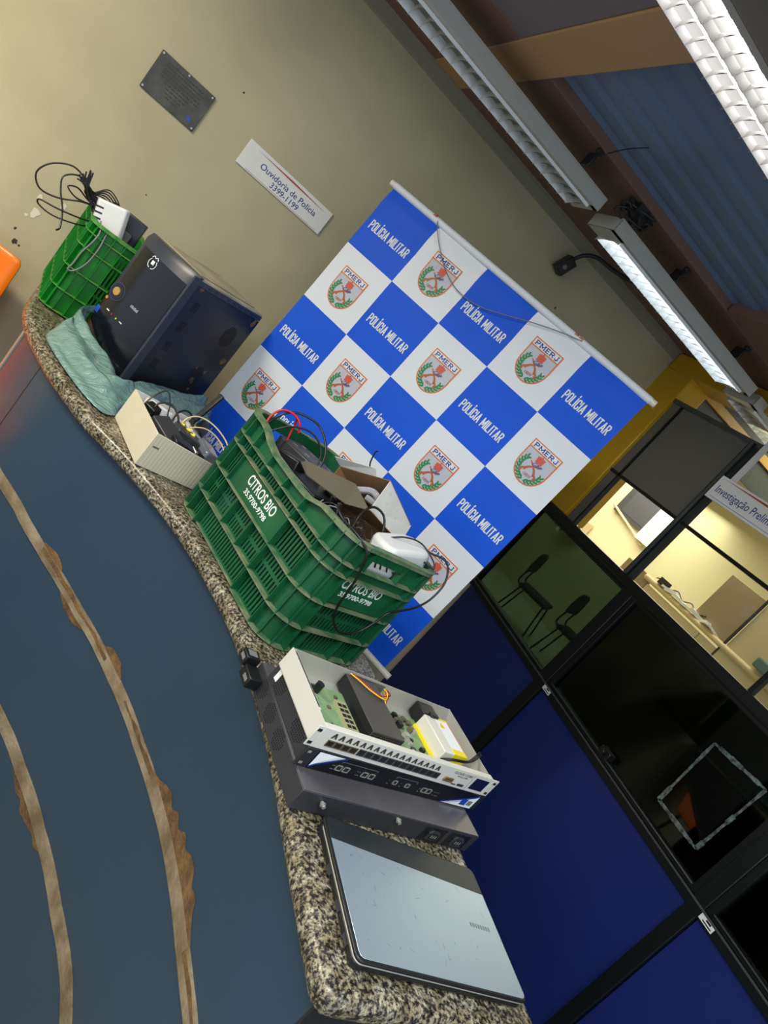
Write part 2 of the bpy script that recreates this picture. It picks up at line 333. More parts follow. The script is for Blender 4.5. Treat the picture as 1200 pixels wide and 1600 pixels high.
# next room : far wall, side wall, dividers
bm = bmesh.new(); box(bm, 7.5, 7.6, -3, 10.5, 0, 2.9); struct('wall_office_far', bm, M_OFW)
bm = bmesh.new(); box(bm, PX + 0.05, 7.5, 10.4, 10.5, 0, 2.9); struct('wall_office_side', bm, M_OFW)
bm = bmesh.new(); box(bm, PX + 0.02, PX + 0.08, WY + 0.15, 10.4, 0, 2.9); struct('wall_office_near', bm, M_OFW)
bm = bmesh.new(); box(bm, PX + 0.16, 7.4, 2.93, 2.97, 2.50, 2.545, 0); box(bm, PX + 0.16, 7.4, 2.95, 2.96, 2.545, 2.78, 1); box(bm, PX + 0.16, 7.4, 2.95, 2.96, 2.36, 2.50, 1); struct('trim_9', bm, [M_YEL, mat('dark_green_grey_board', (58, 66, 62), .5)], bevel=0.002)

# ================================================================== COUNTER
OUT = [(-.02, 3.095), (-.02, 2.60), (-.005, 2.42), (.04, 2.27), (.118, 2.098), (.185, 1.99), (.25, 1.90), (.379, 1.778), (.526, 1.585), (.635, 1.34), (.688, 1.094), (.702, .902), (.70, .71), (.70, .53)]
BACK = [(1.155, .53), (1.152, .9), (1.13, 1.2), (1.06, 1.5), (.93, 1.78), (.79, 2.0), (.69, 2.2), (.62, 2.5), (.60, 3.095)]
G = catmull([(x, y, 0) for x, y in OUT], 6)
B_ = catmull([(x, y, 0) for x, y in BACK], 5)
def offset_path(P, d):
    o = []
    for i, p in enumerate(P):
        t = (P[min(i + 1, len(P) - 1)] - P[max(i - 1, 0)]).normalized(); o.append(p - Vector((t.y, -t.x, 0)) * d)
    return o
CT = 1.05
corner = [Vector((.703, .515, 0)), Vector((.715, .503, 0)), Vector((.735, .50, 0))]
corner2 = [Vector((1.13, .50, 0)), Vector((1.15, .51, 0))]
ring = G + corner + corner2 + B_
bm = bmesh.new(); prism(bm, [(p.x, p.y) for p in ring], CT - 0.042, CT)
gw = link('granite_worktop', bm, M_GRAN, smooth=40); bv = gw.modifiers.new('bevel', 'BEVEL'); bv.width = 0.016; bv.segments = 4; bv.limit_method = 'ANGLE'; bv.angle_limit = R_(50)
tag(gw, 'long curved speckled granite worktop carrying the crates, devices and laptop', 'worktop')
desk = empty('reception_counter', (0.7, 1.5, 0)); tag(desk, 'curved blue laminate reception counter front with two chipped wooden trim lines', 'counter')
dl = Vector((0.7, 1.5, 0))
P_ = [p - dl for p in offset_path(G, 0.03)]
# start panel where it turns behind the metal strip
S_ = [0.0]
for i in range(1, len(P_)): S_.append(S_[-1] + (P_[i] - P_[i - 1]).length)
def at(s):
    s = max(0, min(S_[-1] - 1e-6, s))
    for i in range(1, len(S_)):
        if S_[i] >= s:
            u = (s - S_[i - 1]) / (S_[i] - S_[i - 1]); p = P_[i - 1].lerp(P_[i], u); t = (P_[i] - P_[i - 1]).normalized(); return p, Vector((t.y, -t.x, 0))
def lip(tab, s):
    for (a0, z0), (a1, z1) in zip(tab, tab[1:]):
        if s <= a1: return z0 + (z1 - z0) * max(0, (s - a0)) / (a1 - a0)
    return tab[-1][1]
T1 = [(0.70, .700), (1.05, .696), (1.20, .698), (1.37, .661), (1.56, .640), (1.77, .636), (1.99, .642), (2.23, .672), (2.455, .703), (2.63, .727), (3.0, .735)]
T2 = [(0.70, .262), (1.54, .246), (1.73, .236), (1.94, .244), (2.15, .275), (2.34, .322), (2.63, .35), (3.0, .36)]
def band(bm, s0, s1, zlo, zhi, out0, out1, n=70, mi=0):
    prev = None
    for k in range(n + 1):
        s = s0 + (s1 - s0) * k / n; p, nn = at(s); z0 = zlo(s); z1 = zhi(s)
        v = [bm.verts.new((p + nn * out0) + Vector((0, 0, z0))), bm.verts.new((p + nn * out1) + Vector((0, 0, z0))), bm.verts.new((p + nn * out1) + Vector((0, 0, z1))), bm.verts.new((p + nn * out0) + Vector((0, 0, z1)))]
        if prev:
            for q in range(4): bm.faces.new([prev[q], prev[(q + 1) % 4], v[(q + 1) % 4], v[q]]).material_index = mi
        else: bm.faces.new(v[::-1]).material_index = mi
        prev = v
    bm.faces.new(prev).material_index = mi
SE = S_[-1]
bm = bmesh.new(); band(bm, 0.66, SE, lambda s: lip(T1, s) + 0.016, lambda s: CT - 0.0425, -0.02, 0.0); link('upper_front_panel', bm, M_LAM, desk)
bm = bmesh.new(); band(bm, 0.66, SE, lambda s: lip(T2, s) + 0.019, lambda s: lip(T1, s) - 0.016, -0.02, 0.0); link('middle_front_panel', bm, M_LAM, desk)
bm = bmesh.new(); band(bm, 0.66, SE, lambda s: 0.0, lambda s: lip(T2, s) - 0.019, -0.02, 0.0); link('lower_front_panel', bm, M_LAM, desk)
rn = random.Random(3)
jit = [rn.uniform(-1, 1) for _ in range(400)]
def jt(x):
    i = int(x); f = x - i; f = f * f * (3 - 2 * f); return jit[i % 400] * (1 - f) + jit[(i + 1) % 400] * f
def wob(s, a, o=0): return a * jt(s * 22 + o)
bm = bmesh.new(); band(bm, 0.66, SE, lambda s: lip(T1, s) - 0.0165 + wob(s, .0006), lambda s: lip(T1, s) + 0.0165 + wob(s, .0007, 90), -0.018, 0.005, 150); link('wood_trim', bm, M_WOOD, desk, smooth=50)
bm = bmesh.new(); band(bm, 0.66, SE, lambda s: lip(T2, s) - 0.0195 + wob(s, .0007), lambda s: lip(T2, s) + 0.0195 + wob(s, .0007, 33), -0.018, 0.005, 150); link('wood_trim', bm, M_WOOD, desk, smooth=50)
def chip(s0, s1, tab, side, h, edge=0.0, shape=None):
    bm = bmesh.new(); n = 40; prev = None
    for k in range(n + 1):
        u = k / n; s = s0 + (s1 - s0) * u; e = (math.sin(math.pi * u) ** 0.6) * (0.75 + 0.3 * jt(s * 34)) if shape is None else shape(u)
        base = lip(tab, s) + side * edge; z1 = base + side * max(0.001, h * e); p, nn = at(s)
        v = [bm.verts.new(p + nn * 0.0005 + Vector((0, 0, base))), bm.verts.new(p + nn * 0.0035 + Vector((0, 0, base))), bm.verts.new(p + nn * 0.0025 + Vector((0, 0, z1))), bm.verts.new(p + nn * 0.0002 + Vector((0, 0, z1)))]
        if prev:
            for q in range(4): bm.faces.new([prev[q], prev[(q + 1) % 4], v[(q + 1) % 4], v[q]])
        else: bm.faces.new(v[::-1])
        prev = v
    bm.faces.new(prev); link('chipped_patch', bm, M_CHIP, desk)
chip(1.33, 1.43, T1, 1, 0.024, .015)
chip(1.46, 1.60, T1, -1, 0.022, .015)
chip(1.69, 1.80, T1, 1, 0.030, .015)
chip(2.10, 2.52, T1, 1, 0.044, .015)
chip(1.70, 1.97, T2, -1, 0.038, .018)
for (u0, u1, dz) in ((1.34, 1.72, .004), (1.86, 2.10, .006), (2.52, 2.72, .004)):
    bm = bmesh.new(); band(bm, u0, u1, lambda s: lip(T1, s) - 0.004 + dz * 1.2 + wob(s, .003), lambda s: lip(T1, s) + 0.012 + wob(s, .004, 50), 0.004, 0.0062, 40); link('exposed_wood_patch', bm, M_CHIP, desk)
p, nn = at(0.66)
bm = bmesh.new(); band(bm, 0.645, 0.672, lambda s: 0.0, lambda s: CT - 0.043, -0.022, 0.004, 4); link('metal_edge_strip', bm, M_STEEL, desk)
bm = bmesh.new(); band(bm, 0.909, 0.913, lambda s: 0.0, lambda s: CT - 0.043, -0.001, 0.0006, 2); link('panel_seam', bm, M_BLACK, desk)
# carcass behind the panels and the dark end panel
bm = bmesh.new(); inn = [p - dl for p in offset_path(G, 0.052)]; bk = [Vector((p.x - 0.03, p.y, 0)) - dl for p in B_]
k0 = next(i for i, s in enumerate(S_) if s > 0.7)
pts = [(p.x, p.y) for p in inn[k0:-1]] + [(.752 - dl.x, .535 - dl.y)] + [(p.x, p.y + (0.005 if i == 0 else 0)) for i, p in enumerate(bk) if p.y + dl.y < 2.3 and p.y + dl.y > 0.535]
prism(bm, pts, 0.0, CT - 0.044); link('carcass', bm, M_BLACKM, desk, smooth=None)
bm = bmesh.new(); box(bm, .73 - dl.x, 1.122 - dl.x, .525 - dl.y, .533 - dl.y, 0, CT - 0.044); link('end_panel', bm, M_BLACKM, desk)

# ================================================================== BANNER
BO = Vector((.7021, 2.6243, .3646 + CAMZ)); BU = Vector((.1601, -.1651, -.0056)); BV = Vector((-.0104, -.0002, -.2401))
SU, SV = BU.length, BV.length
BN = BV.cross(BU).normalized()
if BN.dot(Vector((0, 0, CAMZ)) - BO) < 0: BN = -BN
NU, NV = 5, 5
def bpt(u, v, off=0.0):
    """u,v in squares"""
    w = 0.0035 * math.sin(u * 1.7 + v * 0.8) + 0.0025 * math.sin(v * 2.3 - u * 1.1) + 0.0015 * math.sin(u * 6 + v * 2.0) * max(0, 1 - v * 0.5)
    top = max(0.0, 0.45 - v) / 0.45; w += 0.010 * math.sin(math.pi * top) * 0.6
    return BO + BU * u + BV * v + BN * (w + off)
banner = empty('banner', BO + BU * 2.5 + BV * 5); tag(banner, 'large blue and white chequered vinyl banner with police crests behind the counter', 'banner')
bml = Matrix.Translation(-banner.location)
bm = bmesh.new(); q = 8; grid = [[None] * (NV * q + 1) for _ in range(NU * q + 1)]; grid2 = [[None] * (NV * q + 1) for _ in range(NU * q + 1)]
for i in range(NU * q + 1):
    for j in range(NV * q + 1):
        grid[i][j] = bm.verts.new(bpt(i / q, j / q)); grid2[i][j] = bm.verts.new(bpt(i / q, j / q, -0.0009))
for i in range(NU * q):
    for j in range(NV * q):
        mi = 0 if ((i // q + j // q) % 2 == 0) else 1
        bm.faces.new([grid[i][j], grid[i + 1][j], grid[i + 1][j + 1], grid[i][j + 1]]).material_index = mi
        bm.faces.new([grid2[i][j + 1], grid2[i + 1][j + 1], grid2[i + 1][j], grid2[i][j]]).material_index = 1
for i in range(NU * q):
    for j in (0, NV * q): bm.faces.new([grid[i][j], grid2[i][j], grid2[i + 1][j], grid[i + 1][j]])
for j in range(NV * q):
    for i in (0, NU * q): bm.faces.new([grid[i][j], grid[i][j + 1], grid2[i][j + 1], grid2[i][j]])
bm.transform(bml); link('banner_cloth', bm, [M_BAN_B, M_BAN_W], banner, smooth=60)
def decal(bm, u, v, off, scale=1.0):
    """bm in banner metres: x right, y up, centred on square centre (u,v)"""
    g = 0.035; bmesh.ops.remove_doubles(bm, verts=bm.verts[:], dist=1e-6); bmesh.ops.triangulate(bm, faces=bm.faces[:])
    xs = [p.co.x for p in bm.verts]; ys = [p.co.y for p in bm.verts]
    for ax, lo, hi in ((0, min(xs), max(xs)), (1, min(ys), max(ys))):
        t = lo + g
        while t < hi:
            co = [0, 0, 0]; no = [0, 0, 0]; co[ax] = t; no[ax] = 1
            bmesh.ops.bisect_plane(bm, geom=bm.verts[:] + bm.edges[:] + bm.faces[:], plane_co=co, plane_no=no); t += g
    for p in bm.verts: p.co = bpt(u + p.co.x / SU, v - p.co.y / SV, off + p.co.z) - banner.location
    return bm
def flat(pts, z=0.0, t=0.0004):
    bm = bmesh.new(); poly_slab(bm, [(x, y, z) for x, y in pts], (0, 0, 1), t); bmesh.ops.triangulate(bm, faces=bm.faces[:]); return bm
def shield_pts(w, h, n=14):
    pts = [(w / 2, h / 2)]; pts.insert(0, (-w / 2, h / 2)); side = h * 0.52
    pts.append((w / 2, h / 2 - side))
    for k in range(1, n):
        a = math.pi * k / n; pts.append((w / 2 * math.cos(a), h / 2 - side - (h - side) * math.sin(a) ** 0.9))
    pts.append((-w / 2, h / 2 - side)); return pts[::-1]
def join(bm, other, mi):
    me = bpy.data.meshes.new('j'); other.to_mesh(me); n = len(bm.faces); bm.from_mesh(me); bpy.data.meshes.remove(me); other.free()
    bm.faces.ensure_lookup_table()
    for f in bm.faces[n:]: f.material_index = mi
def ell(cx, cy, a, b, rot=0, n=10):
    return [(cx + a * math.cos(2 * math.pi * k / n) * math.cos(rot) - b * math.sin(2 * math.pi * k / n) * math.sin(rot), cy + a * math.cos(2 * math.pi * k / n) * math.sin(rot) + b * math.sin(2 * math.pi * k / n) * math.cos(rot)) for k in range(n)]
def strip_poly(pts, w):
    L_, Rr = [], []
    for i, p in enumerate(pts):
        a_, b_ = Vector(pts[max(0, i - 1)]), Vector(pts[min(len(pts) - 1, i + 1)]); t = (b_ - a_).normalized(); n_ = Vector((-t.y, t.x)); ww = w[i] if isinstance(w, list) else w
        L_.append(tuple(Vector(p) + n_ * ww)); Rr.append(tuple(Vector(p) - n_ * ww))
    return L_ + Rr[::-1]
STROKES = {'P': (.62, [[(0, 0), (0, 1)], [(0, 1), (.7, 1), (1, .88), (1, .60), (.7, .46), (0, .46)]]), 'O': (.64, [[(0, .15), (0, .85), (.22, 1), (.78, 1), (1, .85), (1, .15), (.78, 0), (.22, 0), (0, .15)]]),
 'L': (.50, [[(0, 1), (0, 0), (1, 0)]]), 'I': (0, [[(0, 0), (0, 1)]]), 'Í': (0, [[(0, 0), (0, 1)], [(-.04, 1.2), (.10, 1.34)]]), 'C': (.62, [[(1, .68), (1, .85), (.78, 1), (.22, 1), (0, .85), (0, .15), (.22, 0), (.78, 0), (1, .15), (1, .32)]]),
 'A': (.72, [[(0, 0), (.5, 1), (1, 0)], [(.2, .28), (.8, .28)]]), 'M': (.86, [[(0, 0), (0, 1), (.5, .25), (1, 1), (1, 0)]]), 'T': (.62, [[(0, 1), (1, 1)], [(.5, 1), (.5, 0)]]), 'R': (.62, [[(0, 0), (0, 1)], [(0, 1), (.7, 1), (1, .88), (1, .64), (.7, .5), (0, .5)], [(.5, .5), (1, 0)]]),
 'E': (.52, [[(1, 1), (0, 1), (0, 0), (1, 0)], [(0, .5), (.85, .5)]]), 'J': (.5, [[(1, 1), (1, .15), (.75, 0), (.25, 0), (0, .18)]]), ' ': (.12, [])}
def stroke_text(txt, h, width, sw, serif=False):
    """bold block capitals, total width fixed, centred on the origin"""
    gap = .40; tot = sum(STROKES[c][0] + gap for c in txt) - gap; k = (width - sw) / tot; x = -tot / 2 * k; bm = bmesh.new(); hh = h - sw
    def seg(a, b, w):
        a, b = Vector(a), Vector(b); d = (b - a).normalized(); e = d * w * .5; n_ = Vector((-d.y, d.x)) * w * .5; a = a - e * .8; b = b + e * .8
        join(bm, flat([tuple(a - n_), tuple(b - n_), tuple(b + n_), tuple(a + n_)]), 0)
    for c in txt:
        w_, lines = STROKES[c]; wv = w_ if w_ else .45
        for L_ in lines:
            for p, q in zip(L_, L_[1:]):
                f = lambda t: (x + t[0] * wv * k, -hh / 2 + t[1] * hh)
                seg(f(p), f(q), sw)
                if serif and abs(p[0] - q[0]) < .01 and abs(p[1] - q[1]) > .4:
                    for t in (p, q): a_ = f(t); seg((a_[0] - sw * 1.0, a_[1]), (a_[0] + sw * 1.0, a_[1]), sw * .55)
        x += (w_ + gap) * k
    return bm
def emblem(u, v):
    W_, H_ = 0.118, 0.140
    em = bmesh.new(); join(em, flat(shield_pts(W_, H_)), 0); decal(em, u, v, 0.0004)
    sh = link('crest', em, M_BORD, banner, smooth=None)
    L = []
    f = bmesh.new(); join(f, flat([(x, y) for x, y in shield_pts(W_ - .009, H_ - .009)], 0.0006), 0); decal(f, u, v, 0.0006); L.append(('crest_field', f, M_SHGR))
    f = bmesh.new(); join(f, flat([(-W_ / 2 + .0045, H_ / 2 - .004), (W_ / 2 - .0045, H_ / 2 - .004), (W_ / 2 - .0045, H_ / 2 - .026), (-W_ / 2 + .0045, H_ / 2 - .026)][::-1], 0.001), 0); decal(f, u, v, 0.0009); L.append(('crest_header', f, M_BAN_W))
    f = flat([(-W_ / 2, H_ / 2 - .026), (W_ / 2, H_ / 2 - .026), (W_ / 2, H_ / 2 - .030), (-W_ / 2, H_ / 2 - .030)][::-1], 0.001); decal(f, u, v, 0.0012); L.append(('crest_band', f, M_BORD))
    f = stroke_text('PMERJ', 0.0165, 0.094, 0.0030, True); f.transform(Matrix.Translation((0, H_ / 2 - .0155, 0.001))); decal(f, u, v, 0.0018); L.append(('lettering', f, M_NAVY))
    # crown
    f = bmesh.new(); cy = 0.026
    join(f, flat(ell(0.004, cy - .002, .0145, .0105, 0, 14)), 0); join(f, flat([(-.010, cy - .014), (.018, cy - .014), (.016, cy - .006), (-.008, cy - .006)]), 0)
    for k in range(5): join(f, flat(ell(0.004 + (k - 2) * .0062, cy + .009 - abs(k - 2) * .0018, .0028, .0028)), 0)
    join(f, flat([(.0025, cy + .010), (.0055, cy + .010), (.0055, cy + .018), (.0025, cy + .018)]), 0); decal(f, u, v, 0.0026); L.append(('crown', f, M_CROWN))
    # crossed pistols
    f = bmesh.new()
    for s in (-1, 1):
        P = [(s * -.020, -.030), (s * -.018, -.022), (s * -.010, -.012), (s * .004, -.002), (s * .020, .008)]
        join(f, flat(strip_poly(P, [.0045, .0042, .0034, .0024, .0018])), 0); join(f, flat(strip_poly([(s * -.018, -.022), (s * -.027, -.028), (s * -.029, -.040)], [.003, .0036, .0045])), 0)
    decal(f, u, v, 0.0020); L.append(('crossed_pistols', f, M_PIST))
    # wreath leaves
    f = bmesh.new()
    for s in (-1, 1):
        for k in range(9 if s < 0 else 6):
            a = R_(-88 + s * (14 + k * 14.5)); rr = .044; cx, cyy = rr * math.cos(a) * 0.98, -.014 + rr * math.sin(a) * 0.98
            for o in (-1, 1): join(f, flat(ell(cx + o * .004 * math.cos(a), cyy + o * .004 * math.sin(a), .0085, .0032, a + s * R_(90) - o * s * R_(32), 8), o * .0001), 0)
    decal(f, u, v, 0.0020); L.append(('laurel_wreath', f, M_LEAF))
    f = text_bm('GRP', 0.013, sx=0.95, shear=0.3); f.transform(Matrix.Translation((0.006, 0.004, 0))); decal(f, u, v, 0.0032); L.append(('lettering', f, M_NAVY))
    f = text_bm('1809', 0.0105, sx=1.0, shear=0.3); f.transform(Matrix.Translation((0, -.038, 0))); decal(f, u, v, 0.0026); L.append(('lettering', f, M_PIST))
    for n_, f, m_ in L:
        o = link(n_, f, m_, sh, smooth=None)
for j in range(NV):
    for i in range(NU):
        if (i + j) % 2:
            emblem(i + .5, j + .55)
        else:
            t_ = stroke_text('POLÍCIA MILITAR', 0.035, 0.186, 0.0042); decal(t_, i + .5, j + .585, 0.0006); link('lettering', t_, M_INK, banner, smooth=None)
ud = BU.normalized()
bm = bmesh.new(); a = BO - ud * 0.022 + Vector((0, 0, .010)); b = BO + BU * 5 + ud * 0.022 + Vector((0, 0, .010))
cyl(bm, a, b, 0.0115, n=18); bm.transform(bml); link('top_tube', bm, M_TUBEP, banner)
bm = bmesh.new(); cyl(bm, BO + Vector((0, 0, .010)) - ud * .002, BO + BU * 5 + ud * .004 + Vector((0, 0, .010)), 0.0128, n=18, cap=False); bm.transform(bml); link('tube_sleeve', bm, M_BAN_W, banner)
bm = bmesh.new(); a = BO + BV * 5 - ud * 0.03; b = BO + BV * 5 + BU * 5 + ud * 0.035; cyl(bm, a - Vector((0, 0, .01)), b - Vector((0, 0, .01)), 0.0115, n=18); bm.transform(bml); link('bottom_tube', bm, M_TUBEP, banner)
cord = bmesh.new(); C_ = []
for (u, v) in ((.93, -.04), (1.02, .05), (1.25, .22), (1.55, .40), (1.9, .50), (2.3, .47), (2.7, .33), (3.1, .17), (3.5, .03), (3.78, -.05)):
    C_.append(bpt(u, v, 0.014))
tube(cord, C_, 0.0016, 6, 6); cd = link('thin_cord', cord, M_CABLEG); tag(cd, 'thin cord looping down across the top of the chequered banner', 'cord')
# gripping hands (fingers over the tube, forearm behind the banner)
def hand(name, u, n, label, sgn):
    base = BO + BU * u + Vector((0, 0, -.001)); root = empty(name, base); tag(root, label, 'person')
    bm = bmesh.new(); back = -BN; up = Vector((0, 0, 1))
    def P(a, h, d): return ud * a + up * h + back * d
    for k in range(4):
        x = (k - 1.5) * 0.019; lift = -.026 if k >= n else .0
        tube(bm, [P(x, -.030, .030), P(x, .004 + lift, .028), P(x, .018 + lift, .014), P(x, .019 + lift, -.002), P(x, .014 + lift, -.011)] if k < n else [P(x, -.040, .030), P(x, -.02, .030), P(x, -.008, .024), P(x, -.006, .0165), P(x, -.016, .0155)], 0.0082, 10, 5)
    tube(bm, [P(-sgn * .045, -.05, .032), P(-sgn * .052, -.022, .026), P(-sgn * .046, -.006, .014)], 0.0095, 10, 5)
    # palm and forearm
    prev = None
    for h, wx, wd in ((-.012, .034, .010), (-.03, .040, .013), (-.06, .041, .014), (-.09, .034, .015), (-.11, .027, .019), (-.17, .030, .026), (-.25, .038, .033), (-.33, .040, .036)):
        ring = [bm.verts.new(P(wx * math.cos(2 * math.pi * i / 16), h, .034 + .10 * max(0, -h - .1) + wd * math.sin(2 * math.pi * i / 16))) for i in range(16)]
        if prev:
            for i in range(16): bm.faces.new([prev[i], prev[(i + 1) % 16], ring[(i + 1) % 16], ring[i]])
        else: bm.faces.new(ring)
        prev = ring
    bm.faces.new(prev[::-1]); link('gripping_hand', bm, M_SKIN, root, smooth=80)
hand('person', .97, 1, 'fingers of a person behind the banner gripping its top tube near the left end', 1)
hand('person', 3.78, 2, 'fingers of a person behind the banner gripping its top tube near the right end', -1)

# ================================================================== WALL ITEMS
pq = empty('wall_plaque', (-.0, WY - .004, 1.86)); tag(pq, 'tarnished grey metal plaque with engraved lines screwed to the upper wall', 'plaque')
x0, x1, z0, z1 = -.117, .104, 1.788, 1.936
bm = bmesh.new(); box(bm, x0, x1, -.006, 0, z0 - 1.86, z1 - 1.86); link('plate', bm, M_PLAQ, pq, bevel=.001)
bm = bmesh.new()
for r in range(9):
    L_ = .075 if r < 5 else .05 - .008 * (r - 5)
    y = z1 - 1.86 - .022 - r * .0125; x = -L_ - .005
    while x < L_ - .01:
        w_ = random.uniform(.006, .018); box(bm, x, min(x + w_, L_), -.0068, -.006, y, y + .004); x += w_ + .004
link('engraved_lines', bm, M_PLAQT, pq, smooth=None)
for sx_, sz_ in ((x0 + .008, z0 + .008), (x1 - .008, z0 + .008), (x0 + .008, z1 - .008), (x1 - .008, z1 - .008), (-.005, z1 - .006)):
    bm = bmesh.new(); cyl(bm, (sx_, -.006, sz_ - 1.86), (sx_, -.009, sz_ - 1.86), .004, n=10); link('screw', bm, M_STEEL, pq)
bm = bmesh.new(); box(bm, .062, .078, -.0068, -.006, z0 - 1.86 + .02, z0 - 1.86 + .034); link('blue_sticker', bm, M_BLUEL, pq)

sg = empty('wall_sign', (.49, WY - .004, 1.866)); tag(sg, 'white wall sign reading Ouvidoria de Polícia 3399-1199 with a rust-red stripe', 'sign')
x0, x1, z0, z1 = -.208, .206, -.051, .052
bm = bmesh.new(); box(bm, x0, x1, -.005, 0, z0, z1); link('plate', bm, M_WLAB, sg, bevel=.0015)
def wface(x, z, y=-.0052): return frame3((x, y, z), (1, 0, 0), (0, 0, 1))
put_text('Ouvidoria de Polícia', .0235, wface(.012, .002), M_NAVY, parent=sg, sx=1.0, off=.006)
put_text('3399-1199', .0225, wface(.012, -.029), M_NAVY, parent=sg, sx=1.0, off=.006)
bm = bmesh.new(); poly_slab(bm, [(-.165, -.0052, .038), (.01, -.0052, .0335), (.185, -.0052, .034), (.01, -.0052, .0405)], (0, -1, 0), .0004); link('stripe', bm, M_ORL, sg, smooth=None)
bm = bmesh.new(); box(bm, -.165, .185, -.0056, -.0052, -.0465, -.0452); link('rule_line', bm, M_ORL, sg, smooth=None)

# chipped plaster marks on the wall
rn = random.Random(11)
def splat(bm, x, z, r, n=11):
    pts = [(x + r * rn.uniform(.5, 1.1) * math.cos(2 * math.pi * k / n), WY - .0008, z + r * rn.uniform(.5, 1.2) * math.sin(2 * math.pi * k / n)) for k in range(n)]
    poly_slab(bm, pts, (0, -1, 0), .0006)
M_PLAS = mat('bare_plaster', (222, 216, 196), 0.9); M_DIRT = mat('dark_scuff', (60, 56, 46), 0.9)
bm = bmesh.new(); splat(bm, -.165, 1.19, .02); splat(bm, -.178, 1.25, .011); splat(bm, -.185, 1.165, .007); splat(bm, -.10, 1.275, .012); o = struct('trim_10', bm, M_PLAS, smooth=None)
bm = bmesh.new(); splat(bm, -.168, 1.06, .013); splat(bm, -.19, 1.10, .006); splat(bm, -.15, 1.055, .005); splat(bm, 1.78, 2.30, .006); splat(bm, 1.95, 2.28, .006); splat(bm, .17, 2.02, .004); splat(bm, .10, 1.50, .003)
o = struct('trim_11', bm, M_DIRT, smooth=None)

# wall device with curved arm
cm = empty('wall_camera', (1.65, WY - .03, 2.45)); tag(cm, 'small black wall device on a curved arm near the ceiling moulding', 'camera')
bm = bmesh.new(); M = Matrix.Translation((0, -.01, 0)) @ Matrix.Rotation(R_(20), 4, 'Y'); b2 = bmesh.new(); box(b2, -.028, .028, -.02, .03, -.045, .045); b2.transform(M); join(bm, b2, 0); link('body', bm, M_BLACKM, cm, bevel=.006)
bm = bmesh.new(); cyl(bm, (-.008, -.03, -.010), (-.008, -.034, -.010), .011, n=14); link('dial', bm, M_CABLEG, cm)
bm = bmesh.new(); tube(bm, [(.01, 0, .035), (.03, -.03, .085), (.07, -.07, .112), (.13, -.13, .11), (.20, -.20, .12), (.24, -.24, .148)], .0095, 10); link('arm', bm, M_BLACKM, cm)

# ================================================================== CEILING LAMPS
def lamp(x0, x1, y0, y1, zb, label, tubem, nrow=1, pitch=.047, cap0=.06, cap1=.03, lit=True, side=.045, strip=.030, nside=None, hm=None, lm_=None, bh=.020):
    hm = hm or M_LAMPH; lm_ = lm_ or M_LOUV
    cx, cy = (x0 + x1) / 2, (y0 + y1) / 2
    r = empty('ceiling_lamp', (cx, cy, zb)); tag(r, label, 'lamp', 'fluorescent ceiling fittings')
    X0, X1, Y0, Y1 = x0 - cx, x1 - cx, y0 - cy, y1 - cy
    bm = bmesh.new(); box(bm, X0, X1, Y0, Y0 + .004, 0, nside or side); box(bm, X0, X1, Y1 - .004, Y1, .004, side); box(bm, X0, X1, Y0, Y1, side, side + .005)
    box(bm, X0, X0 + cap0, Y0 + .004, Y1 - .004, 0, .003); box(bm, X1 - cap1, X1, Y0 + .004, Y1 - .004, 0, .003)
    box(bm, X0, X0 + .003, Y0, Y1, 0, side); box(bm, X1 - .003, X1, Y0, Y1, 0, side)
    box(bm, X0, X1, Y0 + .004, Y0 + strip, 0, .003)
    link('housing', bm, hm, r, bevel=.0012)
    lx0, lx1, ly0, ly1 = X0 + cap0, X1 - cap1, Y0 + strip, Y1 - .004
    bm = bmesh.new(); rows = nrow; wy = (ly1 - ly0) / rows
    for k in range(rows + 1):
        yy = ly0 + wy * k; wd = (.011 if 0 < k < rows else .007) * (1 if bh > .01 else .6)
        # V-shaped longitudinal reflector
        hexa(bm, [(lx0, yy - .001, -.010), (lx1, yy - .001, -.010), (lx1, yy + .001, -.010), (lx0, yy + .001, -.010), (lx0, yy - wd, bh), (lx1, yy - wd, bh), (lx1, yy + wd, bh), (lx0, yy + wd, bh)])
    link('reflector', bm, lm_, r, smooth=None)
    n = int((lx1 - lx0) / pitch)
    for i in range(n + 1):
        x = lx0 + (lx1 - lx0) * i / n; b = bmesh.new()
        for k in range(rows):
            a0, a1 = ly0 + wy * k, ly0 + wy * (k + 1); mid = (a0 + a1) / 2; ex = .010 if k == rows - 1 else 0
            prof = [(a0, -.012), (a0 + wy * .25, -.004), (mid, -.001), (a1 - wy * .25, -.004), (a1 + ex, -.013), (a1, bh * .6), (a1, bh), (a0, bh)]
            va = [b.verts.new((x - .0035, y, z)) for y, z in prof]; vb = [b.verts.new((x + .002 if z > 0.004 else x - .0030, y, z)) for y, z in prof]; m_ = len(prof)
            b.faces.new(va[::-1]); b.faces.new(vb)
            for t_ in range(m_): b.faces.new([va[t_], va[(t_ + 1) % m_], vb[(t_ + 1) % m_], vb[t_]])
        bmesh.ops.triangulate(b, faces=b.faces[:])
        link('louvre_blade', b, lm_, r, smooth=None)
    for k in range(rows):
        yy = ly0 + wy * (k + .5); b = bmesh.new(); cyl(b, (lx0 - .02, yy, bh + .014), (lx1 + .01, yy, bh + .014), .011 if rows > 1 else .0125, n=14); link('fluorescent_tube', b, tubem, r)
    return r
lamp(.02, 1.245, 2.383, 2.565, 2.49, 'unlit louvred fluorescent fitting near the top centre of the photo, beside the wall', M_TUBEO, cap0=.03)
lamp(1.335, 2.365, 2.372, 2.560, 2.49, 'lit louvred fluorescent fitting hanging above the right end of the banner', M_TUBE, cap0=.075)
lamp(2.44, 3.45, 2.40, 2.60, 2.49, 'lit yellowish fluorescent fitting past the partition, partly cut by the frame edge', M_TUBEW, cap0=.06)
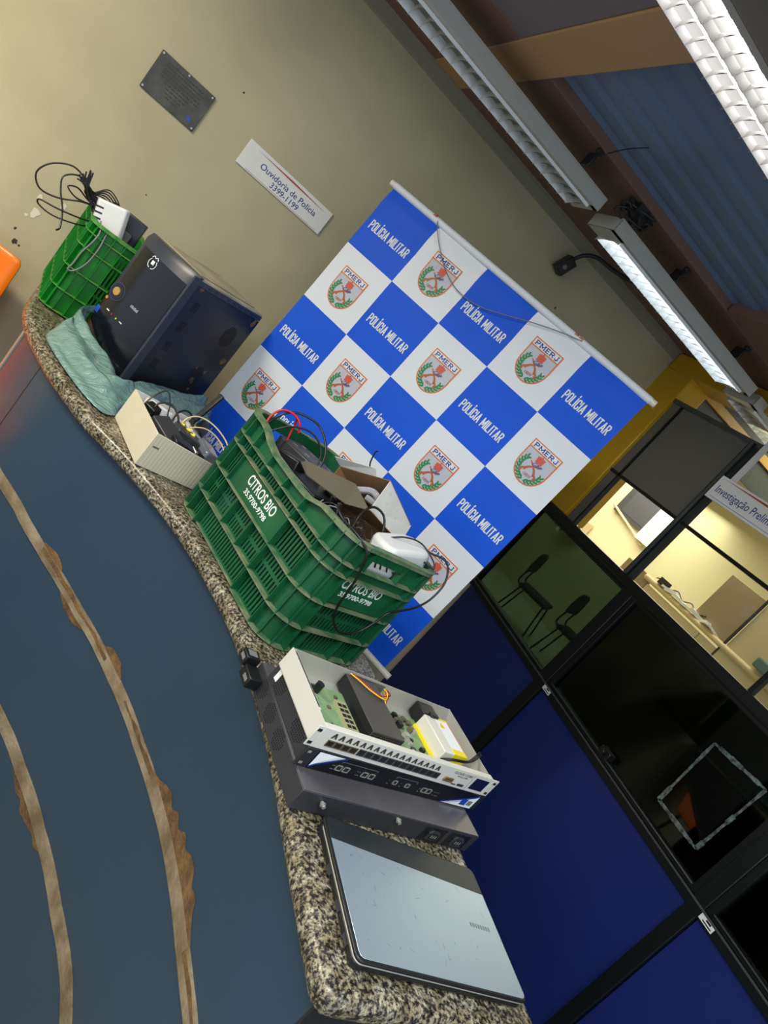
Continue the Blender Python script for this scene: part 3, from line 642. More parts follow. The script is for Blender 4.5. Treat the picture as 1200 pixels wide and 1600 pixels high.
lamp(-.15, 1.25, 1.232, 1.40, 2.49, 'large lit louvred fluorescent fitting in the upper right corner of the photo', M_TUBE, nrow=2, pitch=.038, bh=.006, strip=.006, hm=mat('shaded_lamp_housing', (112, 106, 98), .5), lm_=mat('satin_grey_louvre', (150, 142, 132), .5))  # housing colour darkened to stand in for shade on its near side
for (x, y, L_) in ((1.30, 2.30, .09), (1.72, 2.30, .05), (2.0, 2.30, .05)):
    pass
bm = bmesh.new(); rn = random.Random(5)
for k in range(5):
    P = [(1.30 + rn.uniform(-.02, .12), 2.36 + rn.uniform(-.05, .03), 2.56 + rn.uniform(-.02, .035)) for _ in range(6)]; tube(bm, P, .004, 6, 6)
box(bm, 1.32, 1.36, 2.32, 2.35, 2.57, 2.60)
o = link('lamp_wiring', bm, M_BLACKM); tag(o, 'tangle of dark wiring on the ceiling between the two end-to-end lamps', 'wiring')
def clampd(x, y, label):
    bm = bmesh.new(); box(bm, x - .014, x + .012, y - .009, y + .009, 2.585, 2.60); box(bm, x - .004, x + .004, y, y + .06, 2.54, 2.588); o = link('lamp_bracket', bm, M_BLACKM, bevel=.003); tag(o, label, 'bracket', 'dark lamp brackets under the brown beam')
clampd(1.08, 2.33, 'small dark bracket on the brown beam above the unlit lamp')
clampd(1.67, 2.35, 'small dark bracket on the brown beam above the middle of the lit lamp')
clampd(2.15, 2.35, 'small dark bracket on the brown beam above the far end of the lit lamp')
bm = bmesh.new(); tube(bm, [(1.09, 2.30, 2.598), (1.10, 2.20, 2.63), (1.12, 2.0, 2.655), (1.13, 1.86, 2.64)], .0018, 6); o = link('ceiling_wire', bm, M_BLACK); tag(o, 'thin dark wire running across the slate blue ceiling deck', 'wire')

# hanging sign
hs = empty('hanging_sign', (2.35, 1.75, 2.105)); tag(hs, 'white hanging sign reading Investigação Preliminar on a thin strip, cut by the frame', 'sign')
bm = bmesh.new(); box(bm, -.003, .003, -.42, .405, -.055, .052); link('plate', bm, M_WLAB, hs, bevel=.001)
M = frame3((-.0034, .385, -.006), (0, -1, 0), (0, 0, 1)); put_text('Investigação Preliminar', .034, M, M_NAVY, parent=hs, align='LEFT', sx=.80)
bm = bmesh.new(); poly_slab(bm, [(-.0034, .385, .042), (-.0034, 0, .032), (-.0034, -.38, .036), (-.0034, 0, .045)], (-1, 0, 0), .0006); link('stripe', bm, M_ORL, hs, smooth=None)
bm = bmesh.new(); box(bm, -.0038, -.0034, -.38, .385, -.0445, -.043); link('rule_line', bm, M_NAVY, hs, smooth=None)
bm = bmesh.new(); box(bm, -.002, .002, .335, .365, .052, .495); link('hanger_strip', bm, M_WHITE, hs)
bm = bmesh.new(); box(bm, -.002, .002, -.365, -.335, .052, .495); link('hanger_strip', bm, M_WHITE, hs)

# labels below the dark windows, tape square, closer
for (ya, yb, L_) in ((2.192, 2.135, 'small white maker label on the rail under the second dark window'), (1.082, 1.022, 'small white maker label on the rail under the third dark window')):
    r = empty('rail_label', (PX - .0145, (ya + yb) / 2, .975)); tag(r, L_, 'label')
    bm = bmesh.new(); box(bm, -.001, 0, yb - (ya + yb) / 2, ya - (ya + yb) / 2, -.012, .012); link('sticker', bm, M_WLAB, r)
    bm = bmesh.new(); h = (ya - yb) / 2; box(bm, -.0014, -.001, -h * .8, h * .5, -.008, -.004); box(bm, -.0014, -.001, -h * .5, h * .2, .001, .007); link('print', bm, M_BLACK, r)
tp = bmesh.new()
cs = [(1.478, 1.375), (1.245, 1.398), (1.253, 1.085), (1.465, 1.083)]
for k in range(4):
    (ya, za), (yb, zb) = cs[k], cs[(k + 1) % 4]; n = 9
    for i in range(n):
        u0, u1 = i / n, (i + 1) / n; w_ = random.uniform(.004, .010)
        A = Vector((PX + .0092, ya + (yb - ya) * u0, za + (zb - za) * u0)); B = Vector((PX + .0092, ya + (yb - ya) * u1, za + (zb - za) * u1)); d = (B - A).normalized(); nn_ = Vector((0, -d.z, d.y)) * w_
        slab(tp, [A - nn_, B - nn_ * .8, B + nn_, A + nn_], -.0006)
o = link('tape_rectangle', tp, M_TAPE); tag(o, 'rectangle of old shiny sticky tape on the dark window pane', 'tape')
bm = bmesh.new(); box(bm, PX - .03, PX + .009, 1.70, 1.76, 1.014, 1.045); cyl(bm, (PX - .03, 1.73, 1.03), (PX - .05, 1.73, 1.03), .012, n=12); o = link('window_catch', bm, M_BLACK, bevel=.003); tag(o, 'small black catch at the foot of the dark window', 'catch')

# ================================================================== NEXT ROOM
def dark_chair(x, y, rz, label):
    r = empty('office_chair', (x, y, 0), rz); tag(r, label, 'chair', 'black chairs seen through the tinted glass')
    bm = bmesh.new(); box(bm, -.23, .23, -.22, .22, .42, .47); link('seat', bm, M_CLOTH, r, bevel=.02)
    bm = bmesh.new(); pts = [(-.20, .62), (.20, .62), (.22, .72), (.18, .87), (.10, .90), (-.10, .90), (-.18, .87), (-.22, .72)]; poly_slab(bm, [(a_, .23, z_) for a_, z_ in pts], (0, 1, 0), .04); link('backrest', bm, M_CLOTH, r, bevel=.012)
    for sx_ in (-1, 1):
        for sy_ in (-1, 1):
            bm = bmesh.new(); tube(bm, [(sx_ * .20, sy_ * .18, .43), (sx_ * .24, sy_ * .25, 0.0)], .011, 8, 2, smooth=False); link('leg', bm, M_BLACK, r)
        bm = bmesh.new(); tube(bm, [(sx_ * .19, .19, .44), (sx_ * .19, .26, .48), (sx_ * .17, .245, .68)], .011, 8, 4); link('back_support', bm, M_BLACK, r)
dark_chair(6.15, 6.42, R_(38), 'left black chair standing beyond the tinted glass of the first dark window')
dark_chair(6.35, 5.68, R_(30), 'right black chair standing beyond the tinted glass of the first dark window')
# desk and monitor behind second dark window
dk = empty('office_desk', (3.5, 1.7, 0)); tag(dk, 'dark desk barely visible behind the second tinted window', 'desk')
bm = bmesh.new(); box(bm, -.35, .35, -.7, .7, .72, .75); link('desktop', bm, M_BLACKM, dk)
for sx_ in (-.3, .3):
    for sy_ in (-.65, .65): bm = bmesh.new(); box(bm, sx_ - .02, sx_ + .02, sy_ - .02, sy_ + .02, 0, .72); link('leg', bm, M_BLACKM, dk)
mo = empty('monitor', (3.45, 1.75, .75), R_(25)); tag(mo, 'black monitor back silhouetted behind the second tinted window', 'monitor')
bm = bmesh.new(); box(bm, -.03, .03, -.25, .25, .10, .44); link('screen_housing', bm, M_BLACK, mo, bevel=.01)
bm = bmesh.new(); cyl(bm, (0, 0, 0), (0, 0, .12), .02); cyl(bm, (0, 0, 0), (0, 0, .012), .11, n=24); link('stand', bm, M_BLACK, mo)
# divider with rounded rail, x about 4
dv = empty('desk_divider', (4.0, 2.8, 0)); tag(dv, 'cream and tan office divider with a rounded rail seen over the dark windows', 'divider')
def yz(n, m, y0, y1, z0, z1, x0=-.015, x1=.015, bev=.004):
    bm = bmesh.new(); box(bm, x0, x1, y0, y1, z0, z1); return link(n, bm, m, dv, bevel=bev)
yz('tan_panel', M_TANP, .67, .95, 1.47, 1.615); yz('cream_panel', M_CRP, .10, .665, 1.47, 1.565); yz('cream_panel', M_CRP, -.06, .095, 1.47, 1.565); yz('cream_panel', M_CRP, -.72, -.065, 1.47, 1.60); yz('dark_lower_panel', M_CLOTH, -1.4, .665, .0, 1.468)
yz('tan_panel', M_TANP, -.06, .24, 1.60, 1.97, -.01, .02); yz('cream_panel', M_CRP, -1.4, -.075, 1.62, 1.97, .0, .03)
bm = bmesh.new(); cyl(bm, (-.01, .72, 1.595), (-.01, -1.4, 1.605), .020, n=14); link('rail', bm, M_RAIL, dv)
yz('support_post', M_FRAME, -.073, -.060, 1.0, 1.99, -.02, .0)
pp = empty('paper_pile', (3.985, 3.1, 1.617)); tag(pp, 'clutter of papers and cables lying on the divider rail', 'papers')
rn = random.Random(2); bm = bmesh.new()
for k in range(7):
    y = -.26 + k * .085; b2 = bmesh.new(); box(b2, -.02, .02, -.05, .05, -.002, .012 + .006 * (k % 3)); b2.transform(Matrix.Translation((0, y, .004)) @ Matrix.Rotation(rn.uniform(-.6, .6), 4, 'Z') @ Matrix.Rotation(rn.uniform(-.3, .3), 4, 'X')); join(bm, b2, 0)
link('papers', bm, M_WLAB, pp)
bm = bmesh.new(); tube(bm, [(0, .34 - .07 * k, .02 + .025 * (k % 2)) for k in range(8)], .004, 6); box(bm, -.02, .02, .22, .30, 0, .05); link('cables', bm, M_BLACK, pp)
tf = bmesh.new(); box(tf, 3.95, 4.05, 2.10, 2.50, 1.635, 1.70); o = link('folder', tf, M_TEAL, bevel=.01); tag(o, 'teal folder lying on the divider rail at the right frame edge', 'folder')
# window unit + phone on the far wall
fw = empty('wall_window_unit', (7.49, 7.43, 2.10)); tag(fw, 'grey framed window with a slatted white unit on the cream far wall', 'window')
bm = bmesh.new(); box(bm, -.05, 0, -.43, .43, -.24, .22); link('frame', bm, M_FRAME_L, fw, bevel=.004)
bm = bmesh.new(); box(bm, -.056, -.05, -.36, .30, -.18, .16); link('pane', bm, mat('grey_pane', (70, 72, 76), .6), fw)
bm = bmesh.new(); box(bm, -.12, -.051, -.62, -.30, -.34, .16)
for k in range(5): box(bm, -.124, -.12, -.60, -.32, -.26 + k * .08, -.252 + k * .08)
link('air_unit', bm, M_WHITE, fw, bevel=.006)
bm = bmesh.new(); tube(bm, [(7.47, 7.95, 1.93), (7.44, 7.8, 1.90), (7.44, 7.3, 1.80), (7.44, 7.0, 1.73)], .018, 8); o = link('wall_rail', bm, M_RAIL); tag(o, 'pale pipe fixed to the cream far wall below the grey window', 'pipe')
ph = empty('wall_fan', (7.38, 8.15, 1.34)); tag(ph, 'small dark wall appliance at the left of the lit opening', 'appliance')
bm = bmesh.new(); box(bm, -.08, .1, -.22, .10, -.18, .16); link('body', bm, M_CRP, ph, bevel=.02)
bm = bmesh.new(); box(bm, -.10, -.08, -.20, .08, -.16, -.12); box(bm, -.10, -.08, -.20, .08, .10, .14); box(bm, -.10, -.08, -.22, -.18, -.16, .14); box(bm, -.12, -.08, .04, .16, -.22, .12); link('frame', bm, M_BLACKM, ph)
bm = bmesh.new(); box(bm, -.14, -.12, .05, .12, -.26, -.18); link('label', bm, M_WLAB, ph)

# orange chair at the left edge
oc = empty('plastic_chair', (-.345, 2.72, 0)); tag(oc, 'orange plastic chair by the wall at the left frame edge', 'chair')
bm = bmesh.new(); prev = None
prof = [(-.22, .47), (-.20, .452), (-.05, .44), (.12, .45), (.19, .50), (.22, .60), (.245, .80), (.26, 1.03), (.262, 1.05)]
for (y, z) in prof:
    k_ = 1.0 if z < 1.04 else .95; ring = []
    for i in range(13):
        u = -1 + i / 6; ring.append(bm.verts.new((.245 * u * k_, y - (.05 * u * u if z > .48 else 0), z + (.02 * u * u if z < .5 else 0))))
    if prev:
        for i in range(12): bm.faces.new([prev[i], prev[i + 1], ring[i + 1], ring[i]])
    prev = ring
o = link('seat_shell', bm, M_ORANGE, oc, smooth=60); s = o.modifiers.new('s', 'SOLIDIFY'); s.thickness = .006
bm = bmesh.new(); box(bm, .17, .20, .19, .197, .93, .94); link('slot', bm, M_BLACK, oc)
for sx_ in (-1, 1):
    for sy_ in (-1, 1):
        bm = bmesh.new(); tube(bm, [(sx_ * .16, sy_ * .12, .445), (sx_ * .21, sy_ * .19, 0.0)], .011, 8, 2, smooth=False); link('leg', bm, M_BLACKM, oc)

# ================================================================== CRATES
def crate(name, loc, rz, L, W, H, flz, sA, sB, mats, label, dip=0.0, text=False, r=.09, opn=True):
    """sA/sB: rib stations on the long (y=0) and short (x=L) sides"""
    root = empty(name, loc, rz); tag(root, label, 'crate')
    D, TH = .017, .0024
    st = []   # stations: (pos, normal, side, tag)
    def add(p, n, s, k): st.append((Vector((p[0], p[1], 0)), Vector((n[0], n[1], 0)), s, k))
    for k, x in enumerate(sA): add((x, 0), (0, -1), 'A', k)
    NC = 3
    def corner(cx, cy, a0, s):
        for k in range(1, NC):
            a = R_(a0 + 90 * k / NC); add((cx + r * math.cos(a), cy + r * math.sin(a)), (math.cos(a), math.sin(a)), s, k)
    corner(L - r, r, -90, 'c')
    for k, y in enumerate(sB): add((L, y), (1, 0), 'B', k)
    corner(L - r, W - r, 0, 'c')
    for k, x in enumerate(sA[::-1]): add((x, W), (0, 1), 'C', k)
    corner(r, W - r, 90, 'c')
    for k, y in enumerate(sB[::-1]): add((0, y), (-1, 0), 'D', k)
    corner(r, r, 180, 'c')
    N = len(st)
    def top(p):
        u = min(1, max(0, min(p.x - .10, L - .10 - p.x) / .10)); u = u * u * (3 - 2 * u); return H - dip * u
    def sub(i, n):
        """n sub-points from station i to i+1 following the rounded outline"""
        a, b = st[i], st[(i + 1) % N]; o = []
        for k in range(n + 1):
            t = k / n; nn_ = (a[1] * (1 - t) + b[1] * t).normalized()
            if (a[1] - b[1]).length < 1e-4: p = a[0].lerp(b[0], t)
            else:
                cx = a[0] - a[1] * r if a[2] != 'x' else None; p = cx + nn_ * r
            o.append((p, nn_))
        return o
    zs = list(flz) + [None]
    def zz(k, p): return top(p) - .003 if zs[k] is None else zs[k]
    wall = bmesh.new(); fls = [bmesh.new() for _ in range(len(flz) + 1)]; rb = bmesh.new()
    def wseg(p0, n0, p1, n1, z00, z01, z10, z11, d=D, th=TH, bm=wall, mi=0):
        a, b, c, e = p0 - n0 * d, p1 - n1 * d, p1 - n1 * (d + th), p0 - n0 * (d + th); Z = lambda v, z: (v.x, v.y, z)
        hexa(bm, [Z(a, z00), Z(b, z10), Z(c, z10), Z(e, z00), Z(a, z01), Z(b, z11), Z(c, z11), Z(e, z01)], mi)
    nrow = len(flz)
    for i in range(N):
        a, b = st[i], st[(i + 1) % N]; straight = (a[1] - b[1]).length < 1e-4; side = a[2] if straight else 'c'
        if not straight and a[2] in 'ABCD' and b[2] in 'ABCD' and a[2] != b[2]: side = 'c'
        n_ = 1 if straight else 3
        S = sub(i, n_ if not (side in 'AC') else 2)
        for row in range(nrow):
            kind = 'solid'
            if side in ('A', 'C'):
                mid = 0 < a[3] < len(sA) - 2
                if side == 'C': mid = 0 < a[3] < len(sA) - 2
                kind = {0: 'slot1', 1: 'slot2', 2: 'label' if (mid and text) else 'slot1', 3: 'slot1', 4: 'solid'}.get(row, 'solid')
                if not text and a[3] < len(sA) - 2: kind = 'solid'
            elif side in ('B', 'D'):
                kind = {0: 'slotx', 1: 'slot2', 2: 'solid', 3: 'solid', 4: 'open' if (a[3] == 1 and opn) else 'solid'}.get(row, 'solid')
                if not text: kind = {0: 'solid', 1: 'solid', 2: 'solid', 3: 'slot2'}.get(row, 'solid') if not (a[3] >= 2 and row in (0, 1)) else 'slotb'
            p0, p1 = S[0], S[-1]
            if kind in ('slot1', 'slot2', 'slotx', 'slotb') and straight:
                Ls = (p1[0] - p0[0]).length; nb = max(3, int(round(Ls / .0115))); tiers = [(0.10, 0.90)] if kind != 'slot2' else [(0.10, 0.46), (0.58, 0.92)]
                if kind == 'slotb': tiers = [(.08, .9)]
                lo, hi = zz(row, p0[0]), zz(row + 1, p0[0]); h = hi - lo; marks = [0] + [x for t in tiers for x in t] + [1]
                for q in range(0, len(marks), 2): 
                    hz = [zz(row + 1, p0[0]), zz(row + 1, p1[0])] if q == len(marks) - 2 else [lo + h * marks[q + 1]] * 2
                    wseg(*p0, *p1, lo + h * marks[q], hz[0], lo + h * marks[q], hz[1])
                for t0, t1 in tiers:
                    for q in range(nb + 1):
                        u0, u1 = max(0, (q - .26) / nb), min(1, (q + .26) / nb); A, B = p0[0].lerp(p1[0], u0), p0[0].lerp(p1[0], u1)
                        wseg(A, p0[1], B, p0[1], lo + h * t0, lo + h * t1, lo + h * t0, lo + h * t1)
            elif kind == 'open':
                wseg(*p0, *p1, zz(row, p0[0]), zz(row, p0[0]) + .002, zz(row, p0[0]), zz(row, p0[0]) + .002); wseg(*p0, *p1, H - .030, H, H - .030, H)
                for q in range(int((p1[0] - p0[0]).length / .0055)):
                    A = p0[0].lerp(p1[0], (q + .35) / ((p1[0] - p0[0]).length / .0055)); B = A + (p1[0] - p0[0]).normalized() * .0022
                    wseg(A, p0[1], B, p1[1], H - .030, H - .002, H - .030, H - .002, d=.002, th=.014)
            else:
                for (q0, m0), (q1, m1) in zip(S, S[1:]):
                    d_ = D - .008 if kind == 'label' else D
                    wseg(q0, m0, q1, m1, zz(row, q0), zz(row + 1, q0), zz(row, q1), zz(row + 1, q1), d=d_)
            # rib at station i
            skip = False
            if text and side == 'A' and row == 2 and 1 < a[3] < len(sA) - 2: skip = True
            if text and side == 'C' and row == 2 and 1 < a[3] < len(sA) - 2: skip = True
            if text and a[2] in 'BD' and row in (1, 2, 3) and 0 < a[3] < len(sB) - 1: skip = True
            if text and a[2] in 'AC' and row == 0 and 1 < a[3] < len(sA) - 2: skip = True
            if not skip:
                tdir = Vector((-a[1].y, a[1].x, 0)) * .0012; o_, w_ = a[0], a[0] - a[1] * D; lo, hi = zz(row, a[0]), zz(row + 1, a[0])
                Z = lambda v, z: (v.x, v.y, z)
                hexa(rb, [Z(o_ - tdir, lo), Z(o_ + tdir, lo), Z(w_ + tdir, lo), Z(w_ - tdir, lo), Z(o_ - tdir, hi), Z(o_ + tdir, hi), Z(w_ + tdir, hi), Z(w_ - tdir, hi)])
        # flanges
        for k in range(len(zs)):
            for (q0, m0), (q1, m1) in zip(S, S[1:]):
                z0, z1 = zz(k, q0), zz(k, q1); ins = 0.0
                if text and k == 0 and side in 'AC' and 0 < a[3] < len(sA) - 2: ins = .010
                a_, b_, c_, e_ = q0 - m0 * ins, q1 - m1 * ins, q1 - m1 * (D + .001), q0 - m0 * (D + .001); Z = lambda v, z: (v.x, v.y, z); t = .003
                hexa(fls[k], [Z(a_, z0), Z(b_, z1), Z(c_, z1), Z(e_, z0), Z(a_, z0 + t), Z(b_, z1 + t), Z(c_, z1 + t), Z(e_, z0 + t)])
                if k == len(zs) - 1:   # turned-down lip of the rim
                    a2, b2_ = q0 - m0 * .002, q1 - m1 * .002
                    hexa(fls[k], [Z(a_, z0 - .007), Z(b_, z1 - .007), Z(b2_, z1 - .007), Z(a2, z0 - .007), Z(a_, z0 + .001), Z(b_, z1 + .001), Z(b2_, z1 + .001), Z(a2, z0 + .001)])
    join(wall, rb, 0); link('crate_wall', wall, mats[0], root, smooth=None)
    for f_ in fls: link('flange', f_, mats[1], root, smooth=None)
    b = bmesh.new(); pts = []
    for i in range(N):
        for p, n_ in sub(i, 3)[:-1]:
            pts.append((p - n_ * (D + .0005)))
    prism(b, [(p.x, p.y) for p in pts], .006, .011); link('crate_floor', b, mats[0], root)
    if text:
        def T(s, h, M, **k): put_text(s, h, M, M_INK, parent=root, **k)
        ya = -.0002 + D - .008 - .0006
        xA = (sA[1] + sA[-2]) / 2
        T('CITROS BIO', .026, frame3((xA + .005, ya, .194), (1, 0, 0), (0, 0, 1)), sx=.74, off=.015); T('35.9700-9798', .0135, frame3((xA + .005, ya, .166), (1, 0, 0), (0, 0, 1)), sx=1.12, off=.02)
        b = bmesh.new(); box(b, L - D, L - D + .006, .0735, .262, .150, .222); link('label_panel', b, mats[0], root)
        xb = L - D + .0062
        T('CITROS BIO', .0235, frame3((xb, .157, .204), (0, 1, 0), (0, 0, 1)), sx=.78, off=.015); T('35.9700-9798', .0125, frame3((xb, .157, .178), (0, 1, 0), (0, 0, 1)), sx=1.18, off=.02)
    return root
C2 = (.5055, 1.7445, CT)
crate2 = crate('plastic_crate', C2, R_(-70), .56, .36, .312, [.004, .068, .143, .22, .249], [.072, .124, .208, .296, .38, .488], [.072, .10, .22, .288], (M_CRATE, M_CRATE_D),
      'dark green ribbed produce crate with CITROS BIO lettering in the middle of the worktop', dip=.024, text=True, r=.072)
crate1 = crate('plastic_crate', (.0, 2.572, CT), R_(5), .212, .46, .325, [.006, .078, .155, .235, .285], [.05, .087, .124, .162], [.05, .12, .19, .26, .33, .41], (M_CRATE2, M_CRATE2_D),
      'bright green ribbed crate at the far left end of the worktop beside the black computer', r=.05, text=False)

def wpt(root, p):
    return Matrix.Translation(root.location) @ Matrix.Rotation(root.rotation_euler.z, 4, 'Z') @ Vector(p)
def cable(root, pts, r, m, label, group=None, name='cable', cat='cable', sub=8):
    bm = bmesh.new(); dx = .026 if root is crate1 else 0; tube(bm, [wpt(root, (p[0] + dx, p[1], p[2])) for p in pts], r, 8, sub); o = link(name, bm, m, smooth=80); tag(o, label, cat, group); return o

# ---- contents of the bright green crate
g1 = 'dark cables bundled above the bright green crate'
lab = 'thin dark cable in the bundle rising out of the bright green crate'
# unprojected loops, local crate coords (y about 0.1)
def L1(*pts): return [(x, y, z) for x, y, z in pts]
cable(crate1, L1((-.03, .10, .33), (-.075, .10, .375), (-.10, .10, .400), (-.145, .10, .408), (-.195, .10, .375), (-.215, .10, .325), (-.185, .10, .290), (-.13, .10, .300), (-.07, .10, .335), (-.03, .12, .34), (.0, .14, .30)), .0028, M_CABLE, 'black cable making the widest loop to the left of the bright green crate')
cable(crate1, L1((-.02, .11, .36), (-.07, .11, .385), (-.115, .11, .395), (-.15, .10, .365), (-.135, .08, .325), (-.105, .06, .285), (-.085, .03, .24), (-.09, .02, .225)), .0028, M_CABLE, 'black cable looping left and hanging down the side of the bright green crate')
cable(crate1, L1((.0, .12, .34), (-.06, .12, .350), (-.10, .11, .362), (-.125, .10, .348), (-.09, .10, .335), (-.04, .11, .345)), .0026, M_CABLE, lab, g1)
cable(crate1, L1((-.0, .08, .31), (-.06, .06, .292), (-.12, .05, .278), (-.17, .06, .268), (-.165, .07, .252), (-.12, .06, .250), (-.06, .06, .268), (-.01, .08, .29)), .0026, M_CABLE, 'black cable making the lowest flat loop left of the bright green crate')
rn = random.Random(8)
for k in range(20):
    ox = rn.uniform(-.012, .012)
    P = [(-.10 + ox + rn.uniform(-.008, .008), .10, .400 + rn.uniform(-.02, .035)), (-.085 + ox, .10, .385), (-.06 + rn.uniform(-.02, .02), .11, .37 + rn.uniform(-.01, .01)), (-.025 + rn.uniform(-.02, .02), .11, .352 + rn.uniform(-.015, .018)), (.0 + rn.uniform(-.012, .02), .09, .325), (.02 + rn.uniform(-.01, .02), .08, .28), (.05, .12, .20 + rn.uniform(-.1, .02))]
    cable(crate1, P, .0025, M_CABLE, lab, g1)
for k in range(5):
    P = [(-.06, .11, .375), (-.02, .12, .385 + .008 * k), (.02 + .004 * k, .12, .372 + .004 * k), (.035, .10, .345), (.02, .09, .32), (.04, .10, .26)]
    cable(crate1, P, .0021, M_CABLE, lab, g1)
cable(crate1, L1((.0, .04, .33), (.012, .005, .305), (.01, -.008, .27), (.0, -.010, .22), (-.002, -.012, .175), (-.006, -.012, .150), (.012, -.012, .158), (.03, -.010, .20), (.035, -.008, .26), (.03, .01, .315), (.03, .04, .31)), .0026, M_CABLEG, 'grey looped cable hanging down the front of the bright green crate')
cable(crate1, L1((-.005, .11, .375), (.012, .12, .395), (.028, .12, .392), (.03, .11, .375), (.01, .10, .352)), .0034, M_CABLE, 'thick short black loop beside the slotted white box')
# white slotted box
wb = empty('white_router', wpt(crate1, (.068, .075, .285)), R_(-12)); tag(wb, 'white plastic box with three dark slots standing in the bright green crate', 'router')
bm = bmesh.new(); prism(bm, [(-.048, -.018), (.042, -.018), (.052, .0), (.042, .018), (-.048, .018), (-.055, 0)], .0, .115); bm.transform(Matrix.Rotation(R_(-16), 4, 'Y')); link('case', bm, M_WHITE, wb, bevel=.006, seg=3)
bm = bmesh.new()
for k in range(3): box(bm, -.052 + .0 * k, -.026, -.0192, -.0178, .088 - k * .018, .093 - k * .018)
bm.transform(Matrix.Rotation(R_(-16), 4, 'Y')); link('vent_slots', bm, M_BLACK, wb, smooth=None)
bb = empty('black_adapter', wpt(crate1, (.135, .16, .27)), R_(-12)); tag(bb, 'dark slab shaped device behind the white box in the bright green crate', 'device')
bm = bmesh.new(); box(bm, -.05, .03, -.012, .012, 0, .125); link('case', bm, M_PCB, bb, bevel=.003); bm = bmesh.new(); box(bm, -.045, .01, -.03, -.014, 0, .07); link('cable_wrap', bm, M_CABLEG, bb, bevel=.004)

# ================================================================== COMPUTER TOWER
pc = empty('computer_tower', (.163, 2.459, CT + .002), R_(-47)); tag(pc, 'black desktop computer tower with glossy bezel standing in a green bag', 'computer')
X0, X1, DP, HP_ = -.035, .21, .40, .412
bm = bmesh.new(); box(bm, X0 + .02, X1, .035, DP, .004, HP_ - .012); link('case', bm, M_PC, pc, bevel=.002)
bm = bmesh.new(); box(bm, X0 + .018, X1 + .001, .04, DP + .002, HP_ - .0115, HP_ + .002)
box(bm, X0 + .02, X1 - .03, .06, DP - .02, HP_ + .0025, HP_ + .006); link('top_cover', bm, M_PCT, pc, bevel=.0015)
bm = bmesh.new(); box(bm, X1 + .001, X1 + .003, .035, DP + .004, HP_ - .022, HP_ - .004); box(bm, X1 - .002, X1 + .004, .0, .034, .0, HP_ + .0); link('chassis_rail', bm, M_PCB, pc, bevel=.0006)
bm = bmesh.new(); box(bm, X1 + .0002, X1 + .0022, .036, DP + .006, .002, HP_ - .024); link('side_panel', bm, M_PC, pc)
bm = bmesh.new()
for k in range(9):
    y = .08 + k * .036; box(bm, X1 + .003, X1 + .0036, y, y + (.020 if k % 2 else .012), HP_ - .017, HP_ - .011)
link('rail_slots', bm, M_BLACK, pc, smooth=None)
def slots(y, z, nx, nz, dy, dz, m=mat('vent_black', (4, 4, 6), .9), shear=.0):
    bm = bmesh.new()
    for i in range(nx):
        for j in range(nz):
            u = (i - (nx - 1) / 2); v = (j - (nz - 1) / 2)
            if nx > 6 and (u / (nx / 2)) ** 2 + (v / (nz / 2)) ** 2 > 1.05: continue
            box(bm, X1 + .0023, X1 + .0027, y + u * dy - dy * .34, y + u * dy + dy * .34, z + v * dz - dz * .3, z + v * dz + dz * .3)
    link('vent_group', bm, m, pc, smooth=None)
for z in (.325, .248, .171, .100, .035): slots(.085, z, 4, 7, .0075, .0052)
slots(.314, .288, 11, 13, .0062, .0062); slots(.298, .108, 11, 13, .0062, .0062)
bm = bmesh.new()
rn = random.Random(4)
for (y, z, r_) in ((.298, .092, .014), (.33, .135, .010), (.375, .20, .016), (.06, .385, .010), (.385, .375, .016), (.31, .055, .008), (.28, .14, .006)):
    pts = [(X1 + .0023, y + r_ * rn.uniform(.4, 1.1) * math.cos(2 * math.pi * k / 9), z + r_ * rn.uniform(.5, 1.2) * math.sin(2 * math.pi * k / 9)) for k in range(9)]; poly_slab(bm, pts, (1, 0, 0), .0003)
link('rust_patches', bm, M_RUST, pc, smooth=None)
# bowed bezel
def bow(x): u = (x - X0) / (X1 - X0); return .020 - .020 * (1 - (2 * u - 1) ** 2) ** .8
nb = 18
bm = bmesh.new(); pr = None
for k in range(nb + 1):
    x = X0 + (X1 - X0) * k / nb; y = bow(x) - .004; zt = HP_ + .004
    ring = [bm.verts.new((x, y + .01, .0)), bm.verts.new((x, y, .006)), bm.verts.new((x, y, zt - .02)), bm.verts.new((x, y + .012, zt)), bm.verts.new((x, .042, zt)), bm.verts.new((x, .042, 0))]
    if pr:
        for i in range(6): bm.faces.new([pr[i], pr[(i + 1) % 6], ring[(i + 1) % 6], ring[i]])
    else: bm.faces.new(ring[::-1])
    pr = ring
bm.faces.new(pr); link('front_bezel', bm, M_PCB, pc, smooth=40)
def curved(xa, xb, za, zb, off, m, name, n=14, th=.002):
    bm = bmesh.new(); pr = None
    for k in range(n + 1):
        x = xa + (xb - xa) * k / n; y = bow(x) - .004 - off; ring = [bm.verts.new((x, y - th, za)), bm.verts.new((x, y - th, zb)), bm.verts.new((x, y, zb)), bm.verts.new((x, y, za))]
        if pr:
            for i in range(4): bm.faces.new([pr[i], pr[(i + 1) % 4], ring[(i + 1) % 4], ring[i]])
        else: bm.faces.new(ring[::-1])
        pr = ring
    bm.faces.new(pr); return link(name, bm, m, pc, smooth=40)
curved(X0 + .022, X1 - .014, .008, HP_ - .040, 0, M_PCF, 'glossy_fascia')
curved(X0 + .004, X0 + .0215, .008, .215, 0, M_PCF, 'glossy_fascia', n=3)
xb_, zb_ = .012, .205; yb = bow(xb_) - .007
bm = bmesh.new(); cyl(bm, (xb_, yb + .004, zb_), (xb_, yb - .004, zb_), .034, .031, n=30); link('power_ring', bm, M_PCB, pc)
